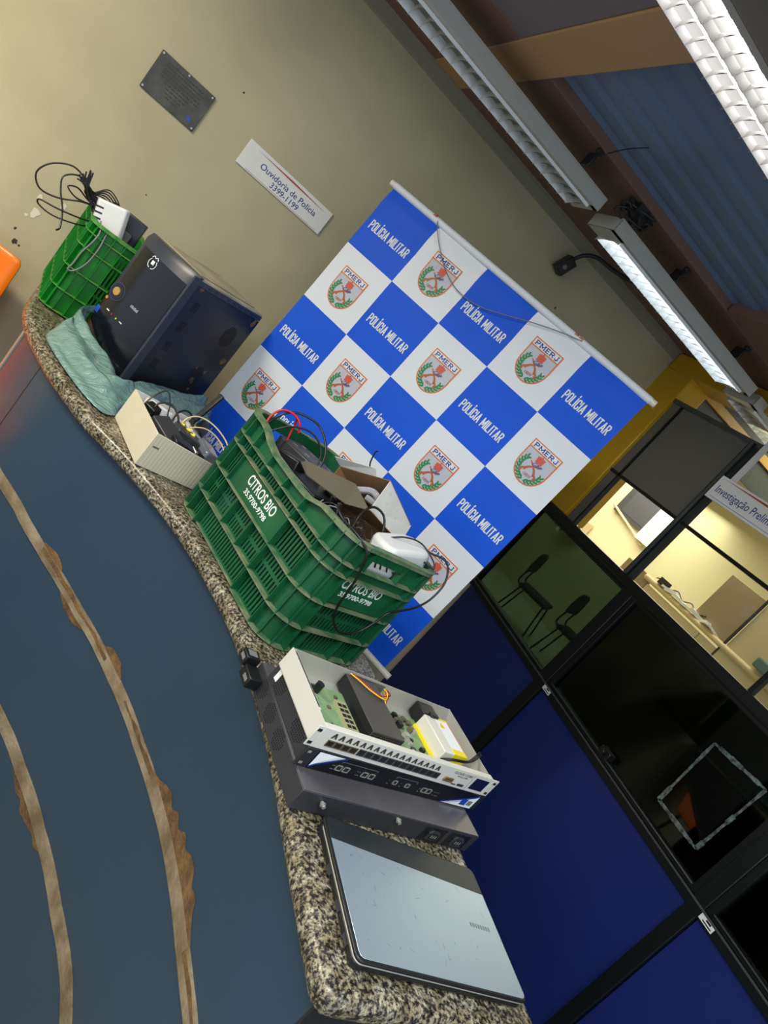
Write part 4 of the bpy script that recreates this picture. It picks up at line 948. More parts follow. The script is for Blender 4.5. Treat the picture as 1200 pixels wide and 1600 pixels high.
bm = bmesh.new(); cyl(bm, (xb_, yb - .0035, zb_), (xb_, yb - .0055, zb_), .027, .026, n=30); rg = link('clear_ring', bm, M_PCF, pc)
bm = bmesh.new(); cyl(bm, (xb_, yb - .005, zb_), (xb_, yb - .0085, zb_), .0145, .0135, n=24); link('power_button', bm, M_GOLD, pc)
bm = bmesh.new(); x = -.018; cyl(bm, (x, bow(x) - .006, .166), (x, bow(x) - .0085, .166), .0055, n=14); link('indicator', bm, M_GOLD, pc)
bm = bmesh.new(); x = -.022; y = bow(x) - .0065; box(bm, x - .010, x + .013, y - .0012, y + .002, .105, .129); link('blue_sticker', bm, M_BLUEL, pc)
for (x, z, m_, w_, h_) in ((.022, .141, M_WLAB, .012, .0035), (.046, .140, M_RED, .005, .005), (.07, .140, M_YLAB, .004, .005), (.094, .141, M_WLAB, .012, .0025)):
    bm = bmesh.new(); y = bow(x) - .0065; box(bm, x - w_ / 2, x + w_ / 2, y - .0012, y + .001, z - h_ / 2, z + h_ / 2); link('port_mark', bm, m_, pc, smooth=None)
lm = mat('dim_white_print', (150, 156, 160), .5)
x = .105; put_text('micro', .010, frame3((x, bow(x) - .0068, .202), (1, 0, 0), (0, 0, 1)), lm, parent=pc, sx=.9, off=.02) if False else None
bm = bmesh.new()
for k in range(6): box(bm, .088 + k * .006, .092 + k * .006, bow(.105) - .0072, bow(.105) - .004, .200, .2075 + .002 * (k % 2))
link('worn_print', bm, lm, pc, smooth=None)
bm = bmesh.new(); x = .061; y = bow(x) - .0072
for s in (-1, 1):
    tube(bm, [(x + s * .004, y, .331), (x + s * .013, y, .336), (x + s * .017, y, .348), (x + s * .012, y, .360)], .0013, 6, 4)
box(bm, x - .006, x + .006, y - .0006, y + .001, .344, .357); tube(bm, [(x - .014, y, .364), (x - .006, y, .371), (x, y, .366), (x + .006, y, .371), (x + .014, y, .364)], .0014, 6, 4); link('eagle_emblem', bm, M_INK, pc)
bm = bmesh.new(); box(bm, .135, X1 - .032, bow(.17) - .0074, bow(.17) - .0035, .034, .0348); link('drive_seam', bm, M_PCB, pc, smooth=None)

# ---- crumpled green bag round the computer's foot
mb = bpy.data.materials.new('translucent_green_plastic_film'); mb.use_nodes = True; nt = mb.node_tree; b = nt.nodes['Principled BSDF']
b.inputs['Base Color'].default_value = (*lin((112, 148, 140)), 1); b.inputs['Coat Weight'].default_value = .5; b.inputs['Coat Roughness'].default_value = .08; b.inputs['Roughness'].default_value = .25; b.inputs['Specular IOR Level'].default_value = .6; b.inputs['Alpha'].default_value = .93
tc = nt.nodes.new('ShaderNodeTexCoord'); mp = nt.nodes.new('ShaderNodeMapping'); mp.inputs['Scale'].default_value = (6, 22, 22); mp.inputs['Rotation'].default_value = (0, 0, .9); n = nt.nodes.new('ShaderNodeTexNoise'); n.inputs['Scale'].default_value = 1.6; n.inputs['Detail'].default_value = 7; n.inputs['Distortion'].default_value = 1.2
bp = nt.nodes.new('ShaderNodeBump'); bp.inputs['Strength'].default_value = .9; bp.inputs['Distance'].default_value = .02
nt.links.new(tc.outputs['Object'], mp.inputs['Vector']); nt.links.new(mp.outputs[0], n.inputs['Vector']); nt.links.new(n.outputs['Fac'], bp.inputs['Height']); nt.links.new(bp.outputs['Normal'], b.inputs['Normal'])
M_BAG = mb
def pcw(x, y, z=0): return wpt(pc, (x, y, z))
inner = [(-.05, .10, .10), (-.052, .03, .085), (-.02, -.006, .062), (.04, -.012, .045), (.10, -.013, .030), (.16, -.008, .018), (.215, .0, .008), (.2155, .08, .018), (.2155, .16, .024), (.2155, .24, .030), (.2155, .32, .036), (.217, .395, .045)]
outer = [(.09, 2.40), (.075, 2.335), (.072, 2.27), (.105, 2.19), (.16, 2.09), (.225, 2.00), (.285, 1.965), (.345, 2.05), (.40, 2.13), (.47, 2.21), (.55, 2.32), (.66, 2.47)]
I_ = catmull([pcw(*p) for p in inner], 9); O_ = catmull([Vector((x, y, CT + .006)) for x, y in outer], 9)
rn = random.Random(21); bm = bmesh.new(); prev = None; NJ = 26
ph_ = [rn.uniform(0, 6.28) for _ in range(20)]
for k, (a, c) in enumerate(zip(I_, O_)):
    u = k / (len(I_) - 1); row = []
    for j in range(NJ + 1):
        v = j / NJ; p = a.lerp(c, v)
        bulge = math.sin(math.pi * min(1, v * 1.02)) ** .7 * (.040 - .018 * u)
        fold = .015 * math.sin(5 * v * math.pi + 3 * math.sin(u * 5) + ph_[0]) + .004 * math.sin(u * 34 + v * 9 + ph_[1]) + .006 * math.sin(v * 26 + u * 11 + ph_[2]) + .002 * math.sin(u * 90 + v * 13)
        e = math.sin(math.pi * v) ** .6
        q = p + Vector((0, 0, bulge + fold * e * .8))
        dn = (c - a).normalized(); q += Vector((-dn.y, dn.x, 0)) * .008 * e * math.sin(9 * v + 13 * u)
        q.z = max(CT + .003, q.z); row.append(bm.verts.new(q))
    if prev:
        for j in range(NJ): bm.faces.new([prev[j], prev[j + 1], row[j + 1], row[j]])
    prev = row
bag = link('plastic_bag', bm, M_BAG, smooth=70); s = bag.modifiers.new('s', 'SOLIDIFY'); s.thickness = .0008; s.offset = 1
tag(bag, 'crumpled translucent green plastic bag around the foot of the black computer tower', 'bag')

# ================================================================== SMALL CARD BOX AND CONTENTS
sb = empty('card_box', (.385, 1.768, CT + .001), R_(17)); tag(sb, 'open cream corrugated card box of adapters between the bag and the dark green crate', 'box')
bw, bd, bh, t = .215, .24, .102, .004
bm = bmesh.new(); box(bm, -.001, t, 0, bd, 0, bh); link('left_side', bm, M_CARD, sb, bevel=.0012)
bm = bmesh.new(); hexa(bm, [(t, 0, 0), (bw, 0, 0), (bw, t, 0), (t, t, 0), (t, 0, bh), (bw, 0, bh - .012), (bw, t, bh - .012), (t, t, bh)]); link('front_side', bm, M_CARD, sb, bevel=.0012)
bm = bmesh.new(); box(bm, bw - t, bw, t, bd, 0, bh - .012); link('right_side', bm, M_CARD, sb); bm = bmesh.new(); box(bm, t, bw - t, bd - t, bd, 0, bh); link('back_side', bm, M_CARDW, sb)
bm = bmesh.new(); box(bm, t, bw - t, t, bd - t, 0, t); link('base', bm, M_CARD, sb)
bm = bmesh.new(); box(bm, .010, .028, -.0006, .0, .062, .067); link('hand_slit', bm, M_CARDB, sb, smooth=None)
def boxthing(name, root, c, s, rot, m, label, cat, bev=.004, extra=None):
    r = empty(name, wpt(root, c)); r.rotation_euler = (R_(rot[0]), R_(rot[1]), root.rotation_euler.z + R_(rot[2])); tag(r, label, cat)
    bm = bmesh.new(); box(bm, -s[0] / 2, s[0] / 2, -s[1] / 2, s[1] / 2, -s[2] / 2, s[2] / 2); link('case', bm, m, r, bevel=bev)
    if extra:
        for (n_, b_, m_) in extra: bm = bmesh.new(); box(bm, *b_); link(n_, bm, m_, r, smooth=None)
    return r
M_BLKG = mat('charcoal_plastic', (52, 53, 56), .4)
boxthing('power_adapter', sb, (.062, .075, .082), (.055, .10, .042), (10, -14, 20), M_BLKG, 'squat charcoal power adapter at the near left inside the card box', 'adapter')
boxthing('power_adapter', sb, (.128, .10, .085), (.085, .055, .045), (0, 10, -8), M_BLKG, 'larger charcoal power adapter in the middle of the card box', 'adapter')
boxthing('power_adapter', sb, (.092, .030, .084), (.070, .034, .036), (8, 8, 4), M_BLACK, 'black adapter with a printed white rating label against the front of the card box', 'adapter', extra=[('rating_label', (-.024, .024, -.0176, -.0171, -.012, .012), M_CABLEG)])
boxthing('power_adapter', sb, (.035, .165, .095), (.030, .040, .030), (0, -20, 30), M_BLACK, 'small black plug adapter at the back left of the card box', 'adapter')
boxthing('battery', sb, (.150, .042, .078), (.030, .040, .034), (0, 15, 0), M_BLACK, 'small black battery with an orange and white label in the card box', 'battery', extra=[('label', (-.0155, -.0151, -.015, .015, -.012, .012), M_WLAB), ('orange_mark', (-.0158, -.0155, -.006, .0, -.012, .004), M_ORL)])
boxthing('plastic_case', sb, (.185, .065, .082), (.052, .075, .055), (5, 10, 5), mat('smoky_clear_plastic', (96, 102, 112), .12, spec=.7), 'smoky clear plastic case at the right of the card box', 'case', bev=.008)
boxthing('white_device', sb, (.105, .195, .088), (.15, .055, .028), (-16, 6, -6), M_WHITE, 'flat white device along the back of the card box', 'device', bev=.006)
boxthing('silver_device', sb, (.175, .155, .095), (.060, .060, .014), (10, 18, 20), M_SILV, 'small silver box lying near the right back of the card box', 'device')
ant = empty('antenna', wpt(sb, (.155, .175, .095))); tag(ant, 'black flat router antenna standing up out of the card box', 'antenna')
bm = bmesh.new(); A = Vector((0, 0, 0)); B = wpt(sb, (.262, .375, .13)) - ant.location; d = B.normalized()
bm = bmesh.new(); b2 = bmesh.new(); box(b2, -.009, .009, -.005, .005, 0, .135); Mz = d.to_track_quat('Z', 'Y').to_matrix().to_4x4()
Mz = Vector((.25, .15, 1)).normalized().to_track_quat('Z', 'Y').to_matrix().to_4x4(); b2.transform(Mz); join(bm, b2, 0); link('blade', bm, M_BLACK, ant, bevel=.003)
boxthing('black_gadget', sb, (.205, .185, .105), (.035, .075, .020), (20, 25, -25), M_BLACK, 'black oval gadget leaning at the right rear of the card box beside the green crate', 'gadget', bev=.009)
cable(sb, [(.02, .19, .09), (.035, .20, .125), (.06, .205, .150), (.075, .18, .13), (.075, .15, .105), (.08, .11, .10), (.10, .09, .09)], .0022, M_CABLE, 'thin black wire peaking at the back left of the card box')
cable(sb, [(.03, .15, .085), (.04, .165, .12), (.07, .16, .135), (.09, .14, .125), (.10, .12, .11), (.115, .10, .10)], .003, M_CABLE, 'black cable arching over the adapters in the card box')
cable(sb, [(.095, .15, .09), (.105, .17, .12), (.13, .18, .135), (.155, .17, .125), (.155, .14, .10), (.15, .12, .08)], .003, M_CABLE, 'black cable making a round loop in the middle of the card box')
cable(sb, [(.11, .13, .105), (.13, .155, .125), (.165, .17, .140), (.205, .16, .143), (.24, .135, .135), (.262, .11, .12), (.262, .09, .10)], .0022, M_CREAMC, 'cream cable arching high from the card box towards the green crate')
cable(sb, [(.125, .115, .10), (.15, .135, .115), (.19, .145, .125), (.225, .135, .123), (.252, .11, .11), (.256, .09, .095)], .0020, M_CREAMC, 'cream cable arching low from the card box towards the green crate')
for k, (x, y, z) in enumerate(((.108, .13, .103), (.118, .12, .103), (.128, .108, .10))):
    pass
bm = bmesh.new(); 
for (x, y, z) in ((.108, .135, .105), (.125, .12, .105), (.135, .105, .102)): cyl(bm, wpt(sb, (x, y, z)), wpt(sb, (x + .012, y - .008, z + .006)), .0045, n=10)
o = link('yellow_plug', bm, M_YLAB, smooth=40); tag(o, 'yellow cable plugs in the middle of the card box', 'plug')

# ================================================================== CONTENTS OF THE DARK GREEN CRATE
ups = empty('battery_box', wpt(crate2, (.16, .175, .15)), R_(-70)); tag(ups, 'black power supply box with silver clips at the far end of the dark green crate', 'power supply')
ups.rotation_euler = (R_(0), R_(-4), R_(-70 + 14))
bm = bmesh.new(); box(bm, -.105, .125, -.05, .055, -.135, .150); link('case', bm, M_BLKG, ups, bevel=.005)
bm = bmesh.new()
for k in range(6): box(bm, -.085 + k * .035, -.070 + k * .035, .030 - .0 * k, .034, .1502, .1508); 
for k in range(4): box(bm, -.08 + k * .05, -.062 + k * .05, -.02, -.014, .1502, .1508)
link('silver_clips', bm, M_STEEL, ups, smooth=None)
bm = bmesh.new(); box(bm, .085, .105, -.0506, -.05, .110, .135); link('white_label', bm, M_WLAB, ups)
bm = bmesh.new(); box(bm, .1255, .1262, -.04, -.01, .115, .14); link('white_label', bm, M_WLAB, ups)
boxthing('black_case', crate2, (.27, .11, .20), (.10, .12, .16), (0, 0, 15), M_BLACK, 'dark square case below the cardboard flap in the dark green crate', 'case')
boxthing('black_case', crate2, (.19, .075, .27), (.07, .045, .05), (0, -12, 15), M_BLACK, 'black connector block in front of the clipped power box in the dark green crate', 'case')
boxthing('black_case', crate2, (.44, .17, .13), (.16, .22, .20), (0, 0, 0), M_BLACK, 'dark appliance lying low in the near end of the dark green crate', 'case')
# cardboard carton with open flap
cb = empty('carton', wpt(crate2, (.33, .22, .30))); tag(cb, 'small open cardboard carton with a hanging flap leaning in the dark green crate', 'carton')
def q2(x, y, z): return wpt(crate2, (x, y, z)) - cb.location
rb0, rt0 = q2(.367, .206, .320), q2(.324, .244, .400); fb, ft = q2(.404, .338, .290), q2(.360, .380, .333)
N0, B0 = q2(.238, .165, .262), q2(.205, .195, .335)
dep = (ft - rt0)
bm = bmesh.new(); slab(bm, [rb0, rt0, ft, fb], .002); link('end_wall', bm, M_CARDW, cb, smooth=None)
bm = bmesh.new(); slab(bm, [rt0, B0, B0 + dep, ft], .002); link('top_wall', bm, M_CARDI, cb, smooth=None)
bm = bmesh.new(); slab(bm, [B0, N0, N0 + dep, B0 + dep], .002); link('left_wall', bm, M_CARDI, cb, smooth=None)
bm = bmesh.new(); slab(bm, [N0, rb0, fb, N0 + dep], .002); link('lower_wall', bm, M_CARDI, cb, smooth=None)
bm = bmesh.new(); slab(bm, [rb0 + dep * .96, rt0 + dep * .96, B0 + dep * .96, N0 + dep * .96], .002); link('base', bm, M_CARDI, cb, smooth=None)
fl_ = [q2(.240, .052, .307), q2(.225, .075, .312), q2(.292, .189, .340), q2(.367, .206, .320), q2(.345, .150, .300), q2(.280, .055, .298)]
bm = bmesh.new(); nrm = (fl_[2] - fl_[0]).cross(fl_[3] - fl_[0]).normalized(); poly_slab(bm, fl_, nrm, .002); bmesh.ops.triangulate(bm, faces=bm.faces[:]); link('open_flap', bm, M_CARDB, cb, smooth=None)
bm = bmesh.new(); slab(bm, [q2(.205, .195, .337), q2(.290, .232, .382), q2(.285, .215, .398), q2(.20, .165, .350)], .0015); link('torn_flap', bm, M_CARDW, cb, smooth=None)
bm = bmesh.new(); tube(bm, [q2(.28, .22, .325), q2(.30, .24, .345), q2(.32, .25, .345), q2(.33, .26, .33), q2(.30, .24, .325)], .009, 8, 5); link('bubble_wrap', bm, mat('clear_wrap', (160, 158, 160), .15, spec=.8), cb)
bm = bmesh.new(); rn = random.Random(9)
n_ = (rt0 - rb0).cross(ft - rb0).normalized()
for k in range(26):
    u, v = rn.uniform(.08, .9), rn.uniform(.1, .9); c_ = rb0 + (rt0 - rb0) * u + (ft - rt0) * v; d_ = Vector((rn.uniform(-1, 1), rn.uniform(-1, 1), rn.uniform(-1, 1))); d_ = (d_ - n_ * d_.dot(n_)).normalized() * rn.uniform(.001, .004)
    for sg_ in (-.0003, .0023):
        t_ = n_.cross(d_).normalized() * .0003; o_ = n_ * sg_; poly_slab(bm, [c_ + o_ - t_, c_ + d_ + o_ - t_, c_ + d_ + o_ + t_, c_ + o_ + t_], n_, .0001)
link('pen_scribbles', bm, M_BLKG, cb, smooth=None)
# white rounded router at the near end
wr2 = empty('white_router', wpt(crate2, (.478, .262, .300))); tag(wr2, 'rounded white plastic router at the near right end of the dark green crate', 'router'); wr2.rotation_euler = (R_(14), R_(-6), R_(-70))
bm = bmesh.new(); pts = [(-.045, -.065), (-.025, -.08), (.025, -.08), (.045, -.065), (.048, .03), (.038, .062), (.012, .072), (-.035, .06), (-.05, .03)]; prism(bm, pts, -.040, .026); link('case', bm, M_WHITE, wr2, bevel=.012, seg=4)
boxthing('white_device', crate2, (.505, .165, .245), (.05, .13, .05), (0, 20, 0), M_WHITE, 'white plastic device seen through the handle hole of the dark green crate', 'device', bev=.008)
# cables
g2 = 'cables tangled in the dark green crate'
cable(crate2, [(.10, .035, .265), (.075, .038, .285), (.055, .044, .308), (.047, .054, .332), (.054, .068, .351), (.072, .085, .358), (.092, .10, .350), (.10, .11, .33)], .0032, M_RED, 'thick red cable looping at the far corner of the dark green crate')
cable(crate2, [(.085, .11, .29), (.078, .108, .315), (.074, .106, .338), (.072, .10, .354)], .0028, M_RED, 'thin red wire rising beside the thick red cable')
cable(crate2, [(.05, .05, .29), (.055, .07, .34), (.065, .10, .365), (.10, .14, .375), (.15, .15, .36), (.19, .15, .33), (.21, .14, .29), (.22, .13, .26)], .003, M_CABLE, 'black cable arching over the clipped power box towards the carton')
cable(crate2, [(.07, .06, .29), (.085, .09, .33), (.12, .12, .352), (.155, .14, .345), (.185, .145, .32), (.205, .135, .28), (.215, .13, .25)], .0026, M_CABLE, 'second thinner black cable arching over the clipped power box')
cable(crate2, [(.22, .28, .345), (.20, .30, .36), (.17, .31, .375), (.14, .33, .40), (.135, .34, .405)], .0022, M_CABLE, 'short black wire sticking up behind the carton in front of the banner')
rn = random.Random(12)
for k in range(16):
    cx, cy, cz = .42 + rn.uniform(-.05, .04), .12 + rn.uniform(-.04, .05), .275 + rn.uniform(-.02, .012); a0 = rn.uniform(0, 6.28); R0 = rn.uniform(.02, .05); P = []
    for j in range(8):
        a = a0 + j * .75; P.append((cx + R0 * math.cos(a) * 1.2, cy + R0 * math.sin(a), cz + .016 * math.sin(a * 1.7 + k)))
    cable(crate2, P, rn.choice((.0012, .0016, .0022)), M_CABLE if k % 4 else M_CABLEG, 'thin cable in the tangle filling the near end of the dark green crate', g2, sub=6)
cable(crate2, [(.42, .14, .28), (.395, .16, .315), (.385, .19, .338), (.40, .22, .335), (.43, .22, .31), (.45, .20, .285), (.47, .19, .275)], .0032, M_CABLE, 'black cable making a tall loop in front of the carton end')
cable(crate2, [(.40, .10, .28), (.425, .055, .318), (.45, .02, .325), (.49, .012, .318), (.535, .03, .316), (.567, .055, .30), (.574, .075, .25), (.575, .085, .21), (.575, .09, .17), (.576, .105, .135), (.577, .135, .11), (.577, .17, .10), (.577, .21, .115), (.577, .235, .15), (.577, .25, .185), (.577, .275, .20), (.577, .32, .225), (.573, .352, .26), (.56, .368, .31), (.53, .36, .345), (.50, .33, .338), (.47, .29, .325)], .0028, M_CABLE, 'long black cable looping out over the near end of the dark green crate')
cable(crate2, [(.45, .21, .30), (.47, .25, .335), (.49, .29, .345), (.53, .31, .335), (.545, .315, .322), (.52, .30, .318)], .0022, M_CABLE, 'thin black cable curling over the rounded white router')
for k, yy in enumerate((.115, .145, .165, .19)):
    cable(crate2, [(.50 + .01 * k, yy, .30), (.528, yy + .004, .275), (.530, yy + .012, .258), (.51, yy + .02, .245), (.48, yy, .24)], .0024, M_CABLE, 'short black cable seen through the handle hole of the dark green crate', 'cables behind the handle hole')

# ================================================================== RACK DEVICES
u1 = empty('rack_power_unit', (.691, .796, CT + .001), R_(7)); tag(u1, 'lowest black metal rack unit with two power inlets lying on the granite', 'rack unit')
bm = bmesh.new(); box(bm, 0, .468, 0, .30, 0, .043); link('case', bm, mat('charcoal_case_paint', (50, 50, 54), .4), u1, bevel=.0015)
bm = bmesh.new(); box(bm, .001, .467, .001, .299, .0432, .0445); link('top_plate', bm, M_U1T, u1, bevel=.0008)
def dots(root, fx, y, z, nx=8, nz=7, p=.0052, m=M_BLACK, name='vent_holes'):
    bm = bmesh.new()
    for i in range(nx):
        for j in range(nz):
            u, v = i - (nx - 1) / 2, j - (nz - 1) / 2
            if abs(u) + abs(v) * .9 > nx * .62: continue
            cyl(bm, (fx - .0004, y + u * p, z + v * p), (fx + .001, y + u * p, z + v * p), .0018, n=6)
    link(name, bm, m, root, smooth=None)
M_HOLE = mat('black_hole', (5, 5, 6), .9)
for y in (.245, .184, .122): dots(u1, 0, y, .024, m=M_HOLE)
for (x, z) in ((.053, .028), (.232, .036)):
    bm = bmesh.new(); cyl(bm, (x, 0, z), (x, -.011, z), .0035, n=12); cyl(bm, (x, -.004, z), (x, -.006, z), .0055, n=12); link('thumb_screw', bm, M_STEEL, u1)
for x in (.345, .418):
    bm = bmesh.new(); box(bm, x - .030, x + .030, -.0012, 0, .004, .038); link('inlet_plate', bm, M_BLACK, u1, bevel=.0005)
    b2 = bmesh.new(); pts = [(-.015, -.010), (.015, -.010), (.015, .006), (.009, .012), (-.009, .012), (-.015, .006)]
    poly_slab(b2, [(x + a_, -.0016, .021 + c_) for a_, c_ in pts], (0, -1, 0), .0035); link('power_inlet', b2, M_BLKG, u1)
    b2 = bmesh.new(); pts = [(-.011, -.007), (.011, -.007), (.011, .004), (.007, .008), (-.007, .008), (-.011, .004)]
    poly_slab(b2, [(x + a_, -.0052, .021 + c_) for a_, c_ in pts], (0, -1, 0), .0003); link('socket_recess', b2, M_HOLE, u1)
    b2 = bmesh.new()
    for o_ in (-.006, 0, .006): box(b2, x + o_ - .001, x + o_ + .001, -.0062, -.0054, .017, .024)
    link('pin', b2, M_STEEL, u1, smooth=None)
bm = bmesh.new(); box(bm, -.030, -.001, .255, .298, .006, .030); box(bm, -.034, -.002, .300, .330, .020, .043)
link('connector_block', bm, M_BLACK, u1, bevel=.002)
bm = bmesh.new(); box(bm, -.0345, -.034, .306, .324, .028, .036); box(bm, -.0305, -.030, .262, .280, .014, .022); box(bm, -.028, -.008, .307, .325, .0432, .0436); link('connector_mark', bm, M_CABLEG, u1, smooth=None)

u2 = empty('rack_switch', (.683, .845, CT + .0465), R_(9.5)); tag(u2, 'black rack appliance with blue and white corner graphics, middle of the stack', 'rack unit')
bm = bmesh.new(); box(bm, .008, .475, .004, .205, .001, .043); link('case', bm, mat('charcoal_case_paint', (50, 50, 54), .4), u2, bevel=.001)
bm = bmesh.new(); box(bm, -.006, .498, -.002, .004, .0, .042); link('front_panel', bm, M_BLACKM, u2, bevel=.001)
bm = bmesh.new(); box(bm, .020, .480, -.0035, -.002, .002, .0405); link('navy_fascia', bm, mat('navy_black_fascia', (15, 17, 24), .3), u2)
def fpoly(root, pts, m, name, y=-.0036, t=.0003):
    bm = bmesh.new(); poly_slab(bm, [(a_, y, c_) for a_, c_ in pts], (0, -1, 0), t); bmesh.ops.triangulate(bm, faces=bm.faces[:]); return link(name, bm, m, root, smooth=None)
def arc(f, n=10): return [f(k / n) for k in range(n + 1)]
M_SWB = mat('swoosh_blue', (36, 66, 170), .4)
fpoly(u2, [(.021, .040), (.021, .003)] + arc(lambda t: (.021 + .070 * t, .003 + .037 * math.sin(t * math.pi / 2))), M_SWB, 'blue_swoosh')
fpoly(u2, [(.021, .040), (.021, .008)] + arc(lambda t: (.021 + .060 * t, .008 + .032 * math.sin(t * math.pi / 2))), M_WLAB, 'white_corner', y=-.0040)
fpoly(u2, [(.480, .003), (.480, .040)] + arc(lambda t: (.480 - .105 * t, .040 - .037 * math.sin(t * math.pi / 2))), M_SWB, 'blue_swoosh')
fpoly(u2, [(.480, .003), (.480, .036)] + arc(lambda t: (.480 - .095 * t, .036 - .033 * math.sin(t * math.pi / 2))), M_WLAB, 'white_corner', y=-.0040)
bm = bmesh.new(); box(bm, .437, .455, -.0048, -.0043, .008, .024); link('blue_sticker', bm, M_BLUEL, u2)
bm = bmesh.new(); box(bm, .458, .472, -.0048, -.0043, .010, .0105); box(bm, .458, .472, -.0048, -.0043, .010, .022); link('white_sticker', bm, M_CABLEG, u2)
def port(root, x, z, w=.014, h=.012, y=-.0036, fm=M_STEEL):
    bm = bmesh.new(); box(bm, x - w / 2, x + w / 2, y - .0016, y, z - h / 2, z - h / 2 + .0016); box(bm, x - w / 2, x + w / 2, y - .0016, y, z + h / 2 - .0016, z + h / 2)
    box(bm, x - w / 2, x - w / 2 + .0014, y - .0016, y, z - h / 2, z + h / 2); box(bm, x + w / 2 - .0014, x + w / 2, y - .0016, y, z - h / 2, z + h / 2); p = link('port_frame', bm, fm, root, smooth=None)
    bm = bmesh.new(); box(bm, x - w / 2 + .0014, x + w / 2 - .0014, y - .0006, y, z - h / 2 + .0016, z + h / 2 - .0016); link('port_socket', bm, M_HOLE, p, smooth=None)
for x in (.083, .101, .148, .166): port(u2, x, .018)
for x in (.230, .265): port(u2, x, .019, .011, .010)
for x in (.315, .329): port(u2, x, .019)
bm = bmesh.new()
for (a_, c_) in ((.082, .172), (.225, .285)): box(bm, a_, c_, -.0039, -.0036, .032, .0325); box(bm, a_, a_ + .0005, -.0039, -.0036, .028, .0325); box(bm, c_ - .0005, c_, -.0039, -.0036, .028, .0325)
for x in (.066, .070, .128, .133, .212, .246, .300, .345, .352, .358): box(bm, x, x + .0035, -.0039, -.0036, .012, .013); box(bm, x, x + .003, -.0039, -.0036, .020, .0208)
link('white_markings', bm, M_CABLEG, u2, smooth=None)
for y in (.165, .055): dots(u2, .008, y, .022, m=M_HOLE, nx=9, nz=7)
bm = bmesh.new(); box(bm, .0072, .008, .178, .190, .014, .036); link('side_label', bm, M_WLAB, u2)
for x in (.003, .490):
    bm = bmesh.new(); box(bm, x - .004, x + .003, -.0026, -.002, .006, .011); box(bm, x - .004, x + .003, -.0026, -.002, .031, .036); link('rack_slot', bm, M_STEEL if x < .1 else M_HOLE, u2, smooth=None)

u3 = empty('rack_router', (.662, .841, CT + .0905), R_(9.2)); tag(u3, 'open silver rack router showing its green circuit board, top of the stack', 'rack unit')
T3 = .0016; bx0, bx1, by1, H3 = .016, .486, .193, .0435
bm = bmesh.new(); box(bm, bx0, bx1, .002, by1, 0, T3); link('base_plate', bm, M_SILV, u3)
bm = bmesh.new(); box(bm, bx0, bx0 + T3, .002, by1, T3, H3); box(bm, bx0 + T3, bx0 + .008, .045, by1 - .002, H3 - .004, H3 - .003); box(bm, bx0 + .0085, bx0 + .010, .045, by1 - .002, H3 - .012, H3 - .003); link('left_wall', bm, M_SILVF, u3)
bm = bmesh.new(); box(bm, bx0 + .0017, bx0 + .0084, .05, by1 - .006, H3 - .0028, H3 - .0022); link('hinge_groove', bm, mat('dark_brown_groove', (58, 44, 40), .6), u3)
bm = bmesh.new(); box(bm, bx1 - T3, bx1, .002, by1, T3, H3); link('right_wall', bm, M_SILV, u3)
bm = bmesh.new(); box(bm, bx0 + T3, bx1 - T3, by1 - T3, by1, T3, H3 - .001); link('rear_wall', bm, M_SILV, u3)
bm = bmesh.new(); box(bm, .014, .492, -.0015, .0015, 0, .0445); box(bm, .016, .490, .0015, .012, .0425, .0445); link('front_panel', bm, M_SILVF, u3, bevel=.0006)
for (a_, c_) in ((0, .0138), (.4922, .512)):
    bm = bmesh.new(); box(bm, a_, c_, -.0015, .001, 0, .0445); link('rack_ear', bm, M_SILVF, u3, bevel=.0012)
    bm = bmesh.new(); xm = (a_ + c_) / 2
    for z in (.008, .036): box(bm, xm - .0042, xm + .0042, -.0022, -.0015, z - .0028, z + .0028)
    link('ear_hole', bm, M_HOLE, u3, smooth=None)
bm = bmesh.new()
for k in range(34):
    x = .040 + k * .0086; s = .0045 if k % 2 == 0 else -.0045
    for d in (-1, 1): hexa(bm, [(x - .001 + d * .001, -.0020, .0275), (x + .0015 + d * .001, -.0020, .0275), (x + .0015 + d * .001, -.0014, .0275), (x - .001 + d * .001, -.0014, .0275), (x - .001 + d * .001 + s, -.0020, .0385), (x + .0015 + d * .001 + s, -.0020, .0385), (x + .0015 + d * .001 + s, -.0014, .0385), (x - .001 + d * .001 + s, -.0014, .0385)])
link('slanted_vents', bm, mat('vent_shadow_brown', (70, 62, 50), .7), u3, smooth=None)
for k in range(4): port(u3, .046 + k * .0185, .0165, .0165, .013, y=-.0014, fm=mat('brass_cage', (130, 110, 80), .4, .7))
for k in range(12): port(u3, .122 + k * .0188, .0165, .0165, .014, y=-.0014, fm=M_BLKG)
bm = bmesh.new(); box(bm, .354, .382, -.0045, -.0015, .010, .021); link('serial_port', bm, mat('brass', (176, 140, 96), .35, .7), u3, bevel=.002)
bm = bmesh.new()
for k in range(5): box(bm, .360 + k * .0036, .3618 + k * .0036, -.005, -.0045, .0165, .0180)
link('port_pins', bm, M_HOLE, u3, smooth=None)
put_text('CLOUD CORE', .0056, frame3((.398, -.0017, .0355), (1, 0, 0), (0, 0, 1)), M_BLKG, parent=u3, sx=1.15); put_text('ROUTER', .003, frame3((.402, -.0017, .0285), (1, 0, 0), (0, 0, 1)), M_BLKG, parent=u3, sx=2.0)
bm = bmesh.new(); box(bm, .404, .424, -.0018, -.0015, .006, .012); box(bm, .386, .400, -.0018, -.0015, .006, .009); link('print_marks', bm, M_BLKG, u3, smooth=None)
bm = bmesh.new(); box(bm, .432, .4325, -.0018, -.0015, .004, .041); link('panel_line', bm, M_BLKG, u3, smooth=None)
bm = bmesh.new(); box(bm, .441, .484, -.0022, -.0015, .008, .037); link('display', bm, mat('dark_display', (18, 24, 50), .15), u3)
